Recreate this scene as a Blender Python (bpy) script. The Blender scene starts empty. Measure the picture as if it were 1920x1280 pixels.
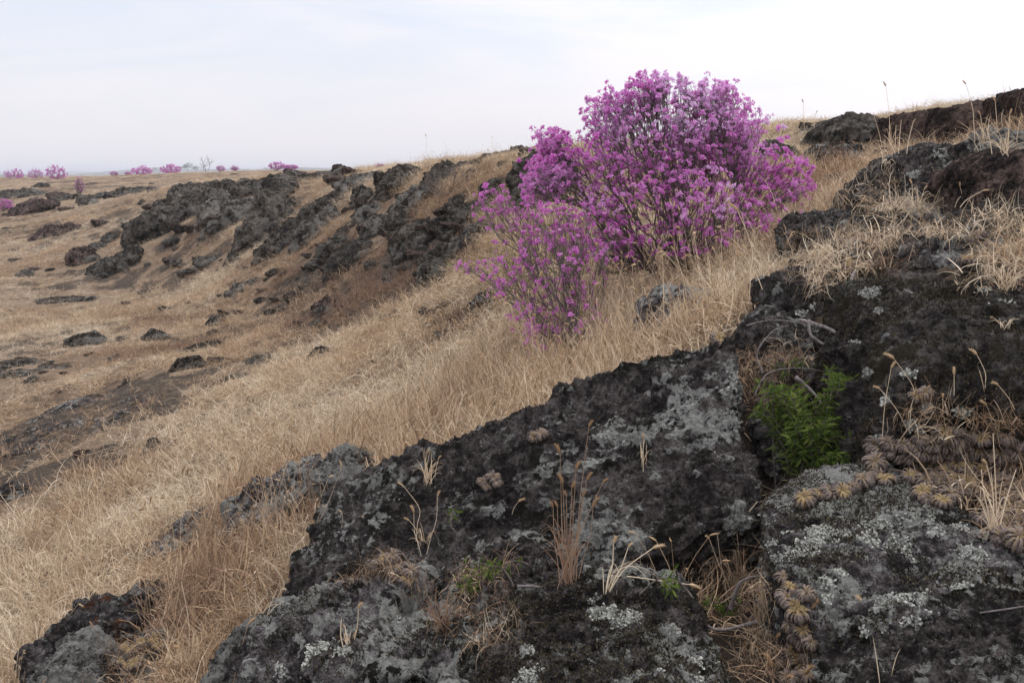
import bpy, bmesh, math, random
import numpy as np
from mathutils import Vector, Matrix
from mathutils.bvhtree import BVHTree

SC = bpy.context.scene
COL = SC.collection
rng = np.random.default_rng(7)
random.seed(7)

# ------------------------------------------------------------------ camera, sky, sun, exposure
FPX = 1867.0                     # focal length in reference pixels (1920 wide)
HORIZON_V = 322.0
PITCH = math.atan((640 - HORIZON_V) / FPX)
CP, SP = math.cos(PITCH), math.sin(PITCH)

cam = bpy.data.cameras.new('camera')
cam.sensor_width = 36.0
cam.lens = 36.0 * FPX / 1920.0
cam.clip_start = 0.05
cam.clip_end = 30000
cam_ob = bpy.data.objects.new('camera', cam)
COL.objects.link(cam_ob)
cam_ob.location = (0, 0, 0)
cam_ob.rotation_euler = (math.pi / 2 - PITCH, 0, 0)
SC.camera = cam_ob

SUN_EL, SUN_AZ = math.radians(46), math.radians(52)     # azimuth measured from +Y towards +X
world = bpy.data.worlds.new("World")
SC.world = world
world.use_nodes = True
wn, wl = world.node_tree.nodes, world.node_tree.links
wn.clear()
wo = wn.new('ShaderNodeOutputWorld')
sky = wn.new('ShaderNodeTexSky')
sky.sky_type = 'NISHITA'
sky.sun_disc = False
sky.sun_elevation = SUN_EL
sky.sun_rotation = SUN_AZ
sky.air_density = 1.0
sky.dust_density = 2.0
bg1 = wn.new('ShaderNodeBackground')
bg1.inputs['Strength'].default_value = 0.10
wl.new(sky.outputs[0], bg1.inputs['Color'])
tc = wn.new('ShaderNodeTexCoord')
sep = wn.new('ShaderNodeSeparateXYZ')
wl.new(tc.outputs['Generated'], sep.inputs[0])
# thin high cloud in long soft bands
mp = wn.new('ShaderNodeMapping')
mp.inputs['Rotation'].default_value = (0, 0.10, 0.5)
mp.inputs['Scale'].default_value = (1.3, 1.3, 9.0)
wl.new(tc.outputs['Generated'], mp.inputs[0])
nz = wn.new('ShaderNodeTexNoise')
nz.inputs['Scale'].default_value = 1.6
nz.inputs['Detail'].default_value = 7
nz.inputs['Roughness'].default_value = 0.55
nz.inputs['Distortion'].default_value = 0.6
wl.new(mp.outputs[0], nz.inputs['Vector'])
crp = wn.new('ShaderNodeValToRGB')
crp.color_ramp.elements[0].position = 0.40
crp.color_ramp.elements[0].color = (0.80, 0.85, 0.96, 1)
crp.color_ramp.elements[1].position = 0.60
crp.color_ramp.elements[1].color = (0.97, 0.93, 0.985, 1)
wl.new(nz.outputs[0], crp.inputs[0])
# towards the horizon the cloud greys a little
mr = wn.new('ShaderNodeMapRange')
mr.inputs['From Min'].default_value = 0.0
mr.inputs['From Max'].default_value = 0.16
wl.new(sep.outputs[2], mr.inputs[0])
mxh = wn.new('ShaderNodeMix')
mxh.data_type = 'RGBA'
wl.new(mr.outputs[0], mxh.inputs[0])
mxh.inputs[6].default_value = (0.89, 0.86, 0.905, 1)
wl.new(crp.outputs[0], mxh.inputs[7])
# brighter cloud round the veiled sun
sd = wn.new('ShaderNodeVectorMath')
sd.operation = 'DOT_PRODUCT'
wl.new(tc.outputs['Generated'], sd.inputs[0])
sd.inputs[1].default_value = (math.sin(SUN_AZ) * math.cos(SUN_EL), math.cos(SUN_AZ) * math.cos(SUN_EL), math.sin(SUN_EL))
mr2 = wn.new('ShaderNodeMapRange')
mr2.inputs['From Min'].default_value = 0.45
mr2.inputs['From Max'].default_value = 1.0
mr2.inputs['To Min'].default_value = 1.0
mr2.inputs['To Max'].default_value = 1.35
wl.new(sd.outputs['Value'], mr2.inputs[0])
bg2 = wn.new('ShaderNodeBackground')
wl.new(mxh.outputs[2], bg2.inputs['Color'])
# an overcast sky is brighter overhead than near the horizon
mr3 = wn.new('ShaderNodeMapRange')
mr3.inputs['From Min'].default_value = 0.22
mr3.inputs['From Max'].default_value = 1.0
mr3.inputs['To Min'].default_value = 1.10
mr3.inputs['To Max'].default_value = 2.3
wl.new(sep.outputs[2], mr3.inputs[0])
mul_ = wn.new('ShaderNodeMath')
mul_.operation = 'MULTIPLY'
wl.new(mr2.outputs[0], mul_.inputs[0])
wl.new(mr3.outputs[0], mul_.inputs[1])
wl.new(mul_.outputs[0], bg2.inputs['Strength'])
mxs = wn.new('ShaderNodeMixShader')
mxs.inputs[0].default_value = 0.86
wl.new(bg1.outputs[0], mxs.inputs[1])
wl.new(bg2.outputs[0], mxs.inputs[2])
wl.new(mxs.outputs[0], wo.inputs['Surface'])

sun = bpy.data.lights.new('sun', 'SUN')
sun.energy = 0.9
sun.angle = math.radians(40)
sun.color = (1.0, 0.95, 0.88)
sun_ob = bpy.data.objects.new('sun', sun)
COL.objects.link(sun_ob)
sun_ob.rotation_euler = (math.pi / 2 - SUN_EL, 0, math.pi - SUN_AZ)

SC.view_settings.view_transform = 'Standard'
SC.view_settings.look = 'None'
SC.view_settings.gamma = 1
SC.view_settings.exposure = 0.0
SC.cycles.max_bounces = 6
SC.cycles.diffuse_bounces = 3
SC.cycles.transmission_bounces = 4
SC.cycles.transparent_max_bounces = 6
SC.cycles.volume_bounces = 0


# ------------------------------------------------------------------ helpers
def P(u, v, Y):
    """the point at forward distance Y that the reference pixel (u, v) looks at"""
    x = (np.asarray(u, float) - 960) / FPX
    y = -(np.asarray(v, float) - 640) / FPX
    yd = CP + y * SP
    zd = -SP + y * CP
    t = np.asarray(Y, float) / yd
    return np.stack([x * t, yd * t, zd * t], -1)


def project(p):
    f = p[..., 1] * CP - p[..., 2] * SP
    up = p[..., 1] * SP + p[..., 2] * CP
    return 960 + FPX * p[..., 0] / f, 640 - FPX * up / f


def vnoise(p):
    i = np.floor(p).astype(np.int64)
    f = p - i
    w = f * f * f * (f * (f * 6 - 15) + 10)
    i = i.astype(np.uint32)

    def h(a, b, c):
        n = (i[:, 0] + np.uint32(a)) * np.uint32(374761393) + (i[:, 1] + np.uint32(b)) * np.uint32(668265263) + (i[:, 2] + np.uint32(c)) * np.uint32(2246822519)
        n = (n ^ (n >> np.uint32(13))) * np.uint32(1274126177)
        n = (n ^ (n >> np.uint32(15))) * np.uint32(2654435761)
        n = n ^ (n >> np.uint32(16))
        return n.astype(np.float64) * (2.0 / 4294967295.0) - 1.0
    x0 = h(0, 0, 0) * (1 - w[:, 0]) + h(1, 0, 0) * w[:, 0]
    x1 = h(0, 1, 0) * (1 - w[:, 0]) + h(1, 1, 0) * w[:, 0]
    x2 = h(0, 0, 1) * (1 - w[:, 0]) + h(1, 0, 1) * w[:, 0]
    x3 = h(0, 1, 1) * (1 - w[:, 0]) + h(1, 1, 1) * w[:, 0]
    y0 = x0 * (1 - w[:, 1]) + x1 * w[:, 1]
    y1 = x2 * (1 - w[:, 1]) + x3 * w[:, 1]
    return y0 * (1 - w[:, 2]) + y1 * w[:, 2]


ROT = np.array([[0.36, 0.48, -0.8], [-0.8, 0.6, 0.0], [0.48, 0.64, 0.6]])


def fbm(p, octaves=4, gain=0.5, ridged=False):
    a, s, q = 1.0, 0.0, np.asarray(p, float) + 100.3
    for _ in range(octaves):
        n = vnoise(q)
        if ridged:
            n = 1 - 2 * np.abs(n)
        s = s + a * n
        a *= gain
        q = q @ ROT.T * 2.03 + 17.7
    return s


def mesh_np(name, verts, faces, mat=None, smooth=True, attrs=None, parent=None, link=True, loc=None, mats=None, midx=None):
    """faces: an (F,k) array or a list of such arrays"""
    if not isinstance(faces, (list, tuple)):
        faces = [faces]
    faces = [np.asarray(f, np.int32) for f in faces if len(f)]
    verts = np.asarray(verts, np.float32)
    me = bpy.data.meshes.new(name)
    me.vertices.add(len(verts))
    me.vertices.foreach_set('co', verts.ravel())
    nl = sum(f.size for f in faces)
    nf = sum(len(f) for f in faces)
    me.loops.add(nl)
    me.polygons.add(nf)
    me.loops.foreach_set('vertex_index', np.concatenate([f.ravel() for f in faces]))
    tot = np.concatenate([np.full(len(f), f.shape[1], np.int32) for f in faces])
    me.polygons.foreach_set('loop_start', np.concatenate([[0], np.cumsum(tot)[:-1]]).astype(np.int32))
    me.polygons.foreach_set('loop_total', tot)
    me.polygons.foreach_set('use_smooth', np.full(nf, smooth, bool))
    if midx is not None:
        me.polygons.foreach_set('material_index', np.asarray(midx, np.int32))
    me.update(calc_edges=True)
    for k, a in (attrs or {}).items():
        a = np.asarray(a, np.float32)
        if a.ndim == 1:
            me.attributes.new(k, 'FLOAT', 'POINT').data.foreach_set('value', a)
        else:
            me.attributes.new(k, 'FLOAT_VECTOR', 'POINT').data.foreach_set('vector', a.ravel())
    for m in (mats or ([mat] if mat else [])):
        me.materials.append(m)
    ob = bpy.data.objects.new(name, me)
    if link:
        COL.objects.link(ob)
    if parent is not None:
        ob.parent = parent
    if loc is not None:
        ob.location = loc
    return ob


def tag(o, label=None, cat=None, group=None, kind=None):
    if label:
        o['label'] = label
    if cat:
        o['category'] = cat
    if group:
        o['group'] = group
    if kind:
        o['kind'] = kind
    return o


def empty(name, loc):
    o = bpy.data.objects.new(name, None)
    o.empty_display_size = 0.1
    o.location = loc
    COL.objects.link(o)
    return o


# ------------------------------------------------------------------ material helpers
class NT:
    def __init__(self, name):
        self.m = bpy.data.materials.new(name)
        self.m.use_nodes = True
        self.t = self.m.node_tree
        self.t.nodes.clear()
        self.out = self.t.nodes.new('ShaderNodeOutputMaterial')

    def n(self, typ, **kw):
        x = self.t.nodes.new(typ)
        for k, v in kw.items():
            setattr(x, k, v)
        return x

    def l(self, a, b):
        self.t.links.new(a, b)

    def noise(self, vec, scale, detail=4, rough=0.55, dist=0.0):
        x = self.n('ShaderNodeTexNoise')
        x.inputs['Scale'].default_value = scale
        x.inputs['Detail'].default_value = detail
        x.inputs['Roughness'].default_value = rough
        x.inputs['Distortion'].default_value = dist
        if vec is not None:
            self.l(vec, x.inputs['Vector'])
        return x.outputs[0]

    def ramp(self, fac, stops, interp='LINEAR'):
        x = self.n('ShaderNodeValToRGB')
        cr = x.color_ramp
        cr.interpolation = interp
        while len(cr.elements) < len(stops):
            cr.elements.new(0.5)
        for e, (p, c) in zip(cr.elements, stops):
            e.position = p
            e.color = (c[0], c[1], c[2], 1) if not np.isscalar(c) else (c, c, c, 1)
        self.l(fac, x.inputs[0])
        return x.outputs[0]

    def math(self, op, a, b=None, c=None, clamp=False):
        x = self.n('ShaderNodeMath', operation=op)
        x.use_clamp = clamp
        for i, s in enumerate((a, b, c)):
            if s is None:
                continue
            if isinstance(s, (int, float)):
                x.inputs[i].default_value = s
            else:
                self.l(s, x.inputs[i])
        return x.outputs[0]

    def mix(self, fac, a, b, blend='MIX'):
        x = self.n('ShaderNodeMix', data_type='RGBA', blend_type=blend)
        for i, s in ((0, fac), (6, a), (7, b)):
            if isinstance(s, (int, float)):
                x.inputs[i].default_value = s
            elif isinstance(s, (tuple, list)):
                x.inputs[i].default_value = (*s[:3], 1)
            else:
                self.l(s, x.inputs[i])
        return x.outputs[2]

    def attr(self, name, inst=False):
        x = self.n('ShaderNodeAttribute', attribute_name=name)
        if inst:
            x.attribute_type = 'INSTANCER'
        return x

    def smooth(self, v, lo, hi):
        x = self.n('ShaderNodeMapRange', interpolation_type='SMOOTHSTEP')
        x.inputs['From Min'].default_value = lo
        x.inputs['From Max'].default_value = hi
        self.l(v, x.inputs[0])
        return x.outputs[0]

    def bump(self, h, strength, dist, normal=None):
        x = self.n('ShaderNodeBump')
        x.inputs['Strength'].default_value = strength
        x.inputs['Distance'].default_value = dist
        self.l(h, x.inputs['Height'])
        if normal is not None:
            self.l(normal, x.inputs['Normal'])
        return x.outputs[0]

    def principled(self, col, rough=0.9, normal=None, spec=0.2):
        x = self.n('ShaderNodeBsdfPrincipled')
        if isinstance(col, (tuple, list)):
            x.inputs['Base Color'].default_value = (*col[:3], 1)
        else:
            self.l(col, x.inputs['Base Color'])
        if isinstance(rough, (int, float)):
            x.inputs['Roughness'].default_value = rough
        else:
            self.l(rough, x.inputs['Roughness'])
        x.inputs['Specular IOR Level'].default_value = spec
        if normal is not None:
            self.l(normal, x.inputs['Normal'])
        return x.outputs[0]

    def thin(self, col, trans=0.35, normal=None):
        d = self.n('ShaderNodeBsdfDiffuse')
        t = self.n('ShaderNodeBsdfTranslucent')
        for s in (d, t):
            if isinstance(col, (tuple, list)):
                s.inputs[0].default_value = (*col[:3], 1)
            else:
                self.l(col, s.inputs[0])
        m = self.n('ShaderNodeMixShader')
        m.inputs[0].default_value = trans
        self.l(d.outputs[0], m.inputs[1])
        self.l(t.outputs[0], m.inputs[2])
        return m.outputs[0]

    def surf(self, s):
        self.l(s, self.out.inputs['Surface'])
        return self.m

    def objcoord(self):
        return self.n('ShaderNodeTexCoord').outputs['Object']


def rock_mat(name, dark, light, lichen=0.3, lich_col=(0.25, 0.25, 0.23), moss=0.5, moss_col=(0.012, 0.011, 0.008), fine=1.0, rust=0.0):
    """basalt: mottled dark stone, flecks and crusts of pale lichen, black moss; fine scales the texture (1 = seen from two metres)"""
    k = NT(name)
    co = k.objcoord()
    big = k.noise(co, 2.5 * fine, 4, 0.6)
    mid = k.noise(co, 11 * fine, 7, 0.68)
    fleck = k.noise(co, 42 * fine, 7, 0.75)
    tiny = k.noise(co, 170 * fine, 4, 0.7)
    tone = k.math('ADD', k.math('MULTIPLY', big, 0.22), k.math('ADD', k.math('MULTIPLY', mid, 0.36), k.math('MULTIPLY', fleck, 0.42)))
    blk = tuple(c * 0.40 for c in dark)
    base = k.ramp(tone, [(0.43, blk), (0.475, dark), (0.525, tuple(0.55 * c for c in light)), (0.575, light)])
    base = k.mix(k.smooth(tiny, 0.38, 0.70), base, k.mix(1.0, base, (1.9, 1.85, 1.8), 'MULTIPLY'))
    if rust:
        base = k.mix(k.math('MULTIPLY', k.smooth(k.noise(co, 5 * fine, 6, 0.65, 0.5), 0.53, 0.62), rust), base, k.mix(fleck, (0.03, 0.012, 0.007), (0.16, 0.06, 0.022)))
    # black moss
    mn = k.math('ADD', k.math('MULTIPLY', k.noise(co, 4.5 * fine, 4, 0.6), 0.6), k.math('MULTIPLY', k.noise(co, 30 * fine, 6, 0.75), 0.4))
    mm = k.smooth(mn, 0.60 - 0.2 * moss, 0.66 - 0.2 * moss)
    mossn = k.noise(co, 260 * fine, 3, 0.7)
    mcol = k.mix(k.smooth(mossn, 0.42, 0.72), moss_col, tuple(c * 3.0 for c in moss_col))
    base = k.mix(mm, base, mcol)
    # thin crustose flecks everywhere, thicker crusts where the mask says
    reg = k.noise(co, 3.4 * fine, 4, 0.55)
    e1 = k.noise(co, 27 * fine, 8, 0.74, 0.3)
    fl = k.math('ADD', k.math('MULTIPLY', reg, 0.55), k.math('MULTIPLY', e1, 0.75))
    fl = k.smooth(fl, 0.82 - 0.17 * lichen, 0.855 - 0.17 * lichen)
    la = k.attr('lichen').outputs['Fac']
    e2 = k.noise(co, 62 * fine, 6, 0.75, 0.3)
    lm = k.math('ADD', la, k.math('ADD', k.math('MULTIPLY', k.math('SUBTRACT', e1, 0.5), 2.4), k.math('MULTIPLY', k.math('SUBTRACT', e2, 0.5), 2.2)))
    lm = k.smooth(lm, 0.40, 0.55)
    lmask = k.math('MAXIMUM', lm, k.math('MULTIPLY', fl, 0.85))
    ln = k.noise(co, 150 * fine, 4, 0.75)
    lcol = k.ramp(k.math('ADD', k.math('MULTIPLY', ln, 0.5), k.math('MULTIPLY', e2, 0.5)), [(0.30, tuple(c * 0.33 for c in lich_col)), (0.50, lich_col), (0.72, tuple(min(1, c * 1.5) for c in lich_col))])
    base = k.mix(lmask, base, lcol)
    # relief
    pit = k.n('ShaderNodeTexVoronoi', feature='F1')
    pit.inputs['Scale'].default_value = 38 * fine
    k.l(co, pit.inputs['Vector'])
    pits = k.smooth(pit.outputs['Distance'], 0.06, 0.36)
    hgt = k.math('ADD', k.math('MULTIPLY', mid, 1.6), k.math('ADD', k.math('MULTIPLY', fleck, 1.0), k.math('MULTIPLY', tiny, 0.4)))
    hgt = k.math('ADD', hgt, k.math('MULTIPLY', pits, 0.35))
    hgt = k.math('ADD', hgt, k.math('MULTIPLY', k.math('MULTIPLY', lmask, k.math('ADD', ln, 0.4)), 0.5))
    hgt = k.math('ADD', hgt, k.math('MULTIPLY', k.math('MULTIPLY', mm, mossn), 0.7))
    nrm = k.bump(hgt, 1.0, 0.024 / fine)
    return k.surf(k.principled(base, 0.93, nrm, 0.12))


# ------------------------------------------------------------------ terrain
CTRL = [  # (u, v, forward distance) of bare ground
    (0, 1280, 4.25), (-300, 1280, 4.9), (0, 1000, 6.6), (-300, 1000, 7.4), (0, 800, 10), (-300, 800, 10.8), (0, 640, 15.3), (-300, 640, 16),
    (0, 500, 26), (0, 430, 33), (0, 385, 44), (0, 352, 60), (0, 336, 80), (-300, 500, 27), (-300, 430, 36), (-300, 380, 50), (-300, 345, 75),
    (300, 1280, 3.55), (600, 1290, 2.95), (1000, 1300, 2.15), (1400, 1320, 1.72), (1700, 1330, 1.72), (2000, 1320, 1.62),
    (200, 1000, 5.7), (400, 900, 6.1), (600, 990, 4.3), (800, 1060, 3.35), (300, 700, 10.8), (300, 600, 15.6), (300, 520, 22), (150, 420, 31), (150, 380, 41),
    (240, 470, 25), (340, 440, 24.5), (430, 440, 21), (420, 490, 19.5),
    (600, 700, 8.3), (700, 640, 9.0), (600, 600, 11.3), (600, 530, 14.2), (480, 560, 15.0), (800, 560, 9.5), (760, 510, 11.2), (900, 700, 6.4), (900, 800, 4.95), (700, 830, 5.6),
    (600, 470, 15.2), (620, 410, 17.2), (700, 430, 14.5), (840, 440, 11.6), (900, 480, 9.4), (920, 400, 10.9),
    (340, 356, 32), (500, 346, 28), (600, 338, 24), (700, 324, 20), (800, 312, 16.5), (890, 304, 14.3), (1000, 296, 12.3), (1150, 280, 11.5),
    (1080, 575, 6.5), (1250, 545, 6.8), (1060, 645, 5.85), (1180, 640, 5.4), (1300, 600, 5.0), (1400, 570, 5.0), (1400, 480, 6.3), (1240, 480, 7.4),
    (1150, 400, 8.8), (1350, 380, 8.6), (1500, 330, 8.6), (1600, 330, 7.7), (1600, 400, 6.1), (1690, 360, 6.3), (1600, 480, 4.95), (1500, 500, 5.3),
    (1450, 241, 13.0), (1580, 240, 11.0), (1700, 222, 9.9), (1820, 209, 9.2), (1920, 194, 8.6), (2200, 150, 7.6), (1680, 285, 8.9), (1800, 275, 8.3), (1900, 264, 7.5),
    (1750, 292, 8.2), (1880, 265, 7.0), (2050, 240, 6.2), (1780, 390, 5.4), (1850, 430, 4.8), (2050, 420, 4.3),
    (1750, 540, 3.95), (1900, 520, 3.8), (2100, 520, 3.5), (1500, 620, 4.0), (1420, 640, 3.85),
    (1500, 960, 3.0), (1450, 1120, 2.55), (1530, 900, 3.2), (1560, 760, 3.5),
    (1750, 860, 2.6), (1860, 800, 2.75), (1900, 950, 2.42), (2100, 900, 2.35), (1760, 1080, 2.3), (2000, 1130, 2.05), (1100, 800, 4.2), (1200, 900, 3.6), (1000, 950, 3.55),
    (1250, 1180, 2.25), (900, 1150, 2.75),
    (1250, 270, 12.7), (1100, 286, 12.4), (1350, 256, 13), (1000, 303, 20), (1250, 280, 20), (1450, 256, 21), (1350, 285, 40), (1100, 300, 35), (880, 312, 24), (700, 327, 35),
    (1920, 206, 11), (1800, 219, 12), (1680, 230, 13), (1560, 246, 14.5), (2200, 162, 10), (1440, 252, 16), (960, 304, 15.5), (840, 313, 19.5), (1080, 294, 15.5), (1200, 280, 15.5), (1320, 268, 15.8),
    (1920, 240, 30), (1680, 262, 30), (1440, 285, 30), (1200, 300, 30), (2200, 200, 30),
    (500, 321, 75), (400, 323.5, 85), (300, 327, 90), (200, 331, 92), (100, 333.5, 92), (0, 335, 92), (-300, 336, 95),
    (1100, 330, 10.4), (1250, 330, 10.2), (1400, 300, 10.2), (1250, 440, 8.0), (1000, 350, 10.4),
]
ctrl = P([c[0] for c in CTRL], [c[1] for c in CTRL], [c[2] for c in CTRL])
FAR = []
for s_ in (-1.6, -1.0, -0.5, 0.0, 0.5, 1.0, 1.6):
    FAR += [(s_ * 203, 200, -0.75 if s_ < 0.2 else -0.4), (s_ * 700, 700, -0.9), (s_ * 2500, 2500, -1.2), (s_ * 8000, 8000, -2)]
FAR += [(-1.2 * 82, 80, -0.9), (-0.05 * 82, 80, -0.25), (0.2 * 82, 80, -0.1), (0.5 * 82, 80, 0.2), (1.0 * 80, 80, 0.3),
        (1.2 * 32, 30, 1.0), (1.5 * 12, 10, 1.2),
        (-1.6 * 5, 2.5, -2.6), (-1.6 * 12, 9.5, -2.8), (-1.6 * 30, 28, -2.6), (0, 0, -1.45), (-1.5, 0.3, -2.0), (1.3, 0.2, -1.15), (0.3, -1.4, -1.4), (-1.2, -1.4, -1.9),
        (1.6, -1.4, -1.1), (2.4, 1.0, -0.35), (3.5, 1.5, 0.0), (5, 3, 0.4), (8, 5.0, 0.9), (0.7, 0.9, -1.2), (-3, 1.2, -2.45), (-0.6, 1.4, -1.6), (3.2, 0.2, 0)]
ctrl = np.vstack([ctrl, np.array(FAR, float)])


def st(x, y):
    yy = np.maximum(y + 2.5, 0.3)
    return x / yy, np.log(yy)


def _kern(r2):
    return 0.5 * r2 * np.log(r2 + 1e-9)


SX = 2.2
_s, _t = st(ctrl[:, 0], ctrl[:, 1])
_q = np.stack([_s * SX, _t], -1)
# heights are fitted as slope angles so that near and far relief weigh alike
_h = ctrl[:, 2] / np.exp(_t)
_n = len(_q)
_K = _kern(((_q[:, None] - _q[None]) ** 2).sum(-1)) + np.eye(_n) * 0.0015
_A = np.zeros((_n + 3, _n + 3))
_A[:_n, :_n] = _K
_A[:_n, _n] = 1
_A[:_n, _n + 1:] = _q
_A[_n, :_n] = 1
_A[_n + 1:, :_n] = _q.T
_w = np.linalg.solve(_A, np.concatenate([_h, [0, 0, 0]]))


def H(x, y, detail=True):
    x = np.asarray(x, float).ravel()
    y = np.asarray(y, float).ravel()
    out = np.zeros(len(x))
    for a in range(0, len(x), 20000):
        s, t = st(x[a:a + 20000], y[a:a + 20000])
        q = np.stack([s * SX, t], -1)
        r2 = ((q[:, None] - _q[None]) ** 2).sum(-1)
        out[a:a + 20000] = (_kern(r2) @ _w[:_n] + _w[_n] + q @ _w[_n + 1:]) * np.exp(t)
    fb_ = np.clip((y - 110) / 200, 0, 1)
    fb_ = fb_ * fb_ * (3 - 2 * fb_)
    out = out * (1 - fb_) + fb_ * -7.0
    if detail:
        p = np.stack([x, y, np.zeros_like(x)], -1)
        k = np.clip(y / 12, 0.25, 1.0) * np.clip(200 / np.maximum(y, 1), 0.0, 1)
        out = out + k * (0.05 * fbm(p * 0.35, 3) + 0.04 * fbm(p * 1.6 + 9, 3)) + 0.012 * fbm(p * 7, 2) * np.clip(40 / np.maximum(y, 1), 0, 1)
    return out


PATCHES = [((120, 800), 1.3, .55), ((230, 765), 1.0, .5), ((10, 845), .8, .5), ((40, 690), 1.6, .55), ((110, 563), 1.8, .45), ((20, 925), .5, .5), ((380, 650), .7, .3), ((150, 635), .8, .3), ((560, 560), 1.0, .25), ((640, 590), .8, .3), ((700, 520), 1.2, .3)]


def patchmask(x, y):
    """bare lava showing through the meadow"""
    m = np.zeros(len(x))
    for c, w, a_ in PATCHES[:6]:
        q = ground_at(*c)
        m += np.exp(-((x - q[0]) ** 2 + ((y - q[1]) * 0.8) ** 2) / w ** 2)
    return np.clip(m * 1.4 + 0.5 * vnoise(np.stack([x * 2.2, y * 2.2, x * 0], -1)) * (m > .1), 0, 1)


def darkmask(x, y):
    """0..1: patches of rubble, heath and bare lava in the grass"""
    p = np.stack([x, y, np.zeros_like(x)], -1)
    n = 0.75 * fbm(p * 0.33 + 3, 4, 0.6) + 0.55 * fbm(p * 1.9 + 40, 4, 0.6)
    u, v = project(np.stack([x, np.maximum(y, .5), H(x, y, False)], -1))
    slope = np.clip(1.25 - np.abs(u - 620) / 360, 0, 1) * np.clip((640 - v) / 140, 0, 1)
    left = np.clip((500 - u) / 200, 0, 1) * np.clip((560 - v) / 100, 0, 1)
    for c, w, a_ in PATCHES:
        q = ground_at(*c)
        n = n + a_ * np.exp(-((x - q[0]) ** 2 + ((y - q[1]) * 0.8) ** 2) / w ** 2)
    thr = 0.42 - 0.26 * slope - 0.14 * left + 0.25 * np.clip((8 - y) / 3, 0, 1)
    return np.clip((n - thr) / 0.22, 0, 1)


YS = np.exp(np.linspace(math.log(1.2), math.log(400), 420))


def ground_at(u, v):
    """where the ray through a reference pixel first meets the ground"""
    p = P(np.full_like(YS, u), np.full_like(YS, v), YS)
    d = p[:, 2] - H(p[:, 0], p[:, 1])
    i = np.argmax(d < 0)
    if d[i] >= 0:
        i = len(YS) - 1
    if i == 0:
        return p[0]
    k = d[i - 1] / (d[i - 1] - d[i] + 1e-9)
    return p[i - 1] * (1 - k) + p[i] * k


NS, NTT = 640, 900
gs = np.linspace(-1.7, 1.7, NS)
gt = np.linspace(math.log(0.8), math.log(9000), NTT)
GS, GT = np.meshgrid(gs, gt)
gy = np.exp(GT) - 2.5
gx = GS * np.exp(GT)
gz = H(gx, gy)
idx = np.arange(NS * NTT).reshape(NTT, NS)
gf = np.stack([idx[:-1, :-1].ravel(), idx[:-1, 1:].ravel(), idx[1:, 1:].ravel(), idx[1:, :-1].ravel()], -1)

g = NT('dry_ground')
co = g.objcoord()
n1 = g.noise(co, 0.22, 6, 0.6)
n2 = g.noise(co, 1.7, 6, 0.65)
n3 = g.noise(co, 13, 6, 0.7)
n4 = g.noise(co, 75, 4, 0.75)
mixn = g.math('ADD', g.math('MULTIPLY', n3, 0.5), g.math('MULTIPLY', n4, 0.5))
straw = g.ramp(mixn, [(0.33, (0.10, 0.062, 0.036)), (0.48, (0.29, 0.205, 0.135)), (0.66, (0.50, 0.385, 0.265))])
brown = g.ramp(mixn, [(0.33, (0.05, 0.035, 0.025)), (0.5, (0.13, 0.085, 0.055)), (0.68, (0.28, 0.19, 0.12))])
colr = g.mix(g.smooth(g.math('ADD', g.math('MULTIPLY', n1, 0.5), g.math('MULTIPLY', n2, 0.5)), 0.46, 0.60), straw, brown)
dk = g.smooth(g.math('ADD', g.math('MULTIPLY', n2, 0.55), g.math('MULTIPLY', n3, 0.45)), 0.575, 0.63)
stone = g.ramp(n4, [(0.35, (0.02, 0.018, 0.016)), (0.7, (0.085, 0.078, 0.072))])
colr = g.mix(dk, colr, stone)
dm = g.attr('dark').outputs['Fac']
dm = g.smooth(g.math('ADD', dm, g.math('SUBTRACT', n3, 0.5)), 0.35, 0.75)
rubble = g.ramp(g.math('ADD', g.math('MULTIPLY', n3, 0.6), g.math('MULTIPLY', n4, 0.4)), [(0.38, (0.030, 0.025, 0.021)), (0.50, (0.085, 0.068, 0.054)), (0.60, (0.17, 0.135, 0.10)), (0.70, (0.25, 0.19, 0.135))])
colr = g.mix(g.math('MULTIPLY', dm, 0.9), colr, rubble)
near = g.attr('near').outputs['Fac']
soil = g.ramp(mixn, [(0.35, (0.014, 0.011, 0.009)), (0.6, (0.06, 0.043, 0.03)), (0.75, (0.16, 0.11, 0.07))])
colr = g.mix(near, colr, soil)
g.surf(g.principled(colr, 0.95, g.bump(g.math('ADD', mixn, g.math('MULTIPLY', n2, 1.5)), 1.0, 0.09), 0.1))
# soil between the rocks on the near right slope
pu, pv = project(np.stack([gx.ravel(), np.maximum(gy.ravel(), 0.6), gz.ravel()], -1))
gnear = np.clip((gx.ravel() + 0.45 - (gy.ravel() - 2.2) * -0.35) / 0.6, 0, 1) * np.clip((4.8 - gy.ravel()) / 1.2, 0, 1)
ground = mesh_np('ground', np.stack([gx.ravel(), gy.ravel(), gz.ravel()], -1), gf, g.m, attrs={'near': gnear, 'dark': darkmask(gx.ravel(), gy.ravel())})
tag(ground, 'dry grassy slope falling from the rocky ridge to the open plain', 'ground', kind='structure')

# ------------------------------------------------------------------ far hills
hm = NT('far_hill')
hco = hm.objcoord()
hn = hm.noise(hco, 0.02, 5, 0.6)
hm.surf(hm.principled(hm.ramp(hn, [(0.35, (0.035, 0.045, 0.03)), (0.65, (0.12, 0.105, 0.075))]), 1.0, None, 0.0))


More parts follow.
